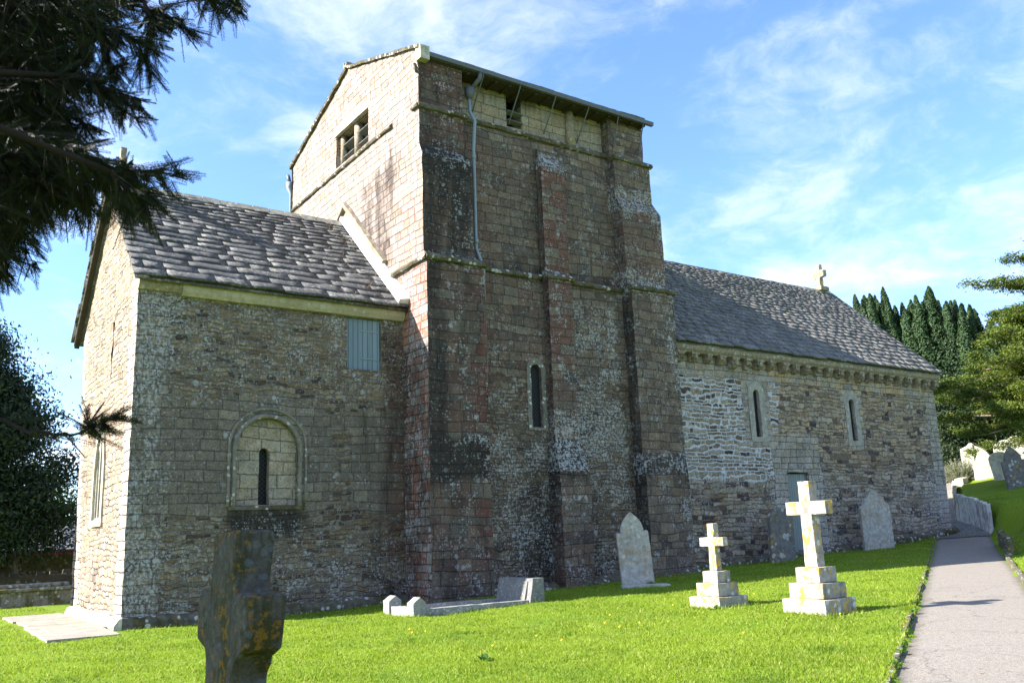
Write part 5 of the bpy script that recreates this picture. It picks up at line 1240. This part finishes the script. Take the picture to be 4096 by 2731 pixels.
# overhanging yew, top left: trunk stands left of the view
yw = empty('yew_tree', (-8.6, -15.2, T(-8.6, -15.2)), 0, 'overhanging dark yew branches with drooping needle sprays, top left', 'tree')
yo = np.array([-8.6, -15.2, T(-8.6, -15.2)])
def at(px, py, dep):
    d = ray(px, py); fwd = ray(1176, 784.1); return np.array(CAM+d*dep)-yo
limbs = [([(-150, 40), (120, 75), (260, 60), (325, 115), (345, 160)], 5.2), ([(-150, 10), (200, 5), (330, 5), (400, 40), (436, 78)], 5.6), ([(150, -80), (380, -60), (480, -12), (492, 18)], 5.4), ([(380, -60), (530, -25), (541, 18)], 5.5),
         ([(-150, 170), (100, 190), (190, 175), (240, 210), (300, 268)], 5.0), ([(190, 175), (260, 222), (313, 232)], 5.0), ([(-150, 300), (80, 310), (180, 350), (255, 395), (330, 430), (346, 498)], 4.6), ([(80, 310), (240, 385), (330, 388), (415, 398)], 4.7),
         ([(-150, 390), (60, 430), (150, 440), (172, 495)], 5.0), ([(60, 430), (200, 425), (212, 478)], 4.9), ([(-150, 470), (40, 500), (78, 590)], 5.2), ([(-150, 540), (0, 590), (12, 638)], 5.3), ([(-150, 100), (60, 120), (150, 150), (168, 110)], 5.5),
         ([(255, 395), (290, 440), (300, 492)], 4.6), ([(330, 5), (345, 60), (350, 110)], 5.5), ([(200, 5), (240, 90), (250, 150), (285, 165)], 5.4), ([(-150, 930), (60, 990), (150, 998), (205, 984), (247, 966)], 4.8), ([(-120, 250), (70, 250), (160, 260), (215, 300)], 5.2), ([(-150, 360), (60, 370), (120, 400), (130, 470)], 5.1)]
rng = np.random.default_rng(77); paths = []; NV = []; twigs = []
core = at(-260, 260, 6.5)
for pts, dep in limbs:
    P = [at(px, py, dep+rng.uniform(-.15, .15)) for px, py in pts]
    Q = []
    for i in range(len(P)-1):
        for t in np.linspace(0, 1, 5)[:-1]: Q.append(P[i]*(1-t)+P[i+1]*t)
    Q.append(P[-1]); Q = [q+rng.normal(size=3)*.012 for q in Q]
    paths.append(([tuple(q) for q in Q], .013, .003)); L = len(Q)
    for i in range(1, L):
        d = Q[i]-Q[i-1]; d /= np.linalg.norm(d)+1e-9
        for s_ in range((9 if i < L*.75 else 5) if pts[0][1] != 930 else (2 if i < L*.66 else 14)):
            tl = rng.uniform(.10, .26)*(1.0 if i < L*.8 else .6); sv = rng.normal(size=3); sv -= d*sv.dot(d); sv /= np.linalg.norm(sv); dv = (d*.75+sv*.6+np.array([0, 0, -.38])) if pts[0][1] != 930 else d+sv*.55+np.array([0, 0, -.2]); dv /= np.linalg.norm(dv)
            twigs.append((Q[i]+rng.normal(size=3)*.01, dv, tl))
    d = Q[-1]-Q[-2]; twigs.append((Q[-1], d/np.linalg.norm(d), .12))
# dense inner sprays fill the dark mass
def inpoly(px, py): return inside((px, py), [(-200, -60), (300, -60), (270, 60), (225, 100), (190, 130), (205, 190), (165, 235), (190, 320), (245, 385), (330, 425), (335, 470), (265, 440), (190, 425), (120, 470), (75, 505), (40, 560), (10, 600), (-200, 600)])
cnt = 0
while cnt < 6200:
    px, py = rng.uniform(-200, 340), rng.uniform(-60, 600)
    if not inpoly(px+18, py): continue
    if px > 120 and rng.random() < .35: continue
    cnt += 1; p = at(px, py, rng.uniform(4.8, 6.6)); dv = rng.normal(size=3)*.7+np.array([.3, 0, -.6]); twigs.append((p, dv/np.linalg.norm(dv), rng.uniform(.12, .3)))
# unseen yew twigs added toward the sun to shade the foreground cross
for _ in range(4200):
    tt = rng.uniform(2.6, 6.8); sv0 = np.array(SUN)
    p = np.array([-2.72, -16.08, 1.25])+sv0*tt+rng.normal(size=3)*np.array([.5, .5, .38])-yo
    q = p+yo-np.array(CAM); cz = CAMM@q
    if cz[2] > 0 and -1300 < cz[0]/cz[2]*2044 and abs(cz[1]/cz[2]*2044) < 900: continue
    dv = rng.normal(size=3)+np.array([.3, 0, -.5]); twigs.append((p, dv/np.linalg.norm(dv), rng.uniform(.2, .4)))
V = []; F = []
for p, dv, tl in twigs:
    n = int(tl/.0062); ref = rng.normal(size=3)*.7+np.array([.3, .6, .5]); sv = np.cross(dv, ref); sv /= np.linalg.norm(sv)
    t = np.repeat(np.linspace(0, 1, n), 2); sg = np.tile([1., -1.], n); m = len(t)
    base = p+dv*(t*tl)[:, None]+np.array([0, 0, -.12])*((t*tl)**1.6)[:, None]
    nl = (.0185+.006*rng.random(m))*(1-.45*t**4); tip = base+(sv*(sg*.9)[:, None]+dv*.5+rng.normal(size=(m, 3))*.09)*nl[:, None]
    wv = np.cross(tip-base, np.array([.3, .5, .8])); wv /= np.linalg.norm(wv, axis=1)[:, None]; wv *= .0020
    md = (base+tip)/2; NV.append(np.stack([base, md+wv, tip, md-wv], 1).reshape(-1, 3))
    if rng.random() < .5: paths.append(([tuple(p), tuple(p+dv*tl*.5), tuple(p+dv*tl+np.array([0, 0, -.12*tl**1.6]))], .004, .0015))
V = np.concatenate(NV); link_mesh('needles', np_mesh('needles', V, np.arange(len(V)).reshape(-1, 4)), M_YEW, yw)
paths = [p for p in paths]
paths += [([(0, 0, -.3), (.1, .1, 2), (-.1, 0, 4.5), (.1, .2, 7)], .42, .2)]+[([(0, 0, 2.6+.22*i), tuple(np.array(paths[i][0][0])*.5+np.array([0, 0, 1.3+.11*i])), paths[i][0][0]], .06, .014) for i in range(len(limbs))]
limb_mesh(paths, 'branches', M_BARK, yw)
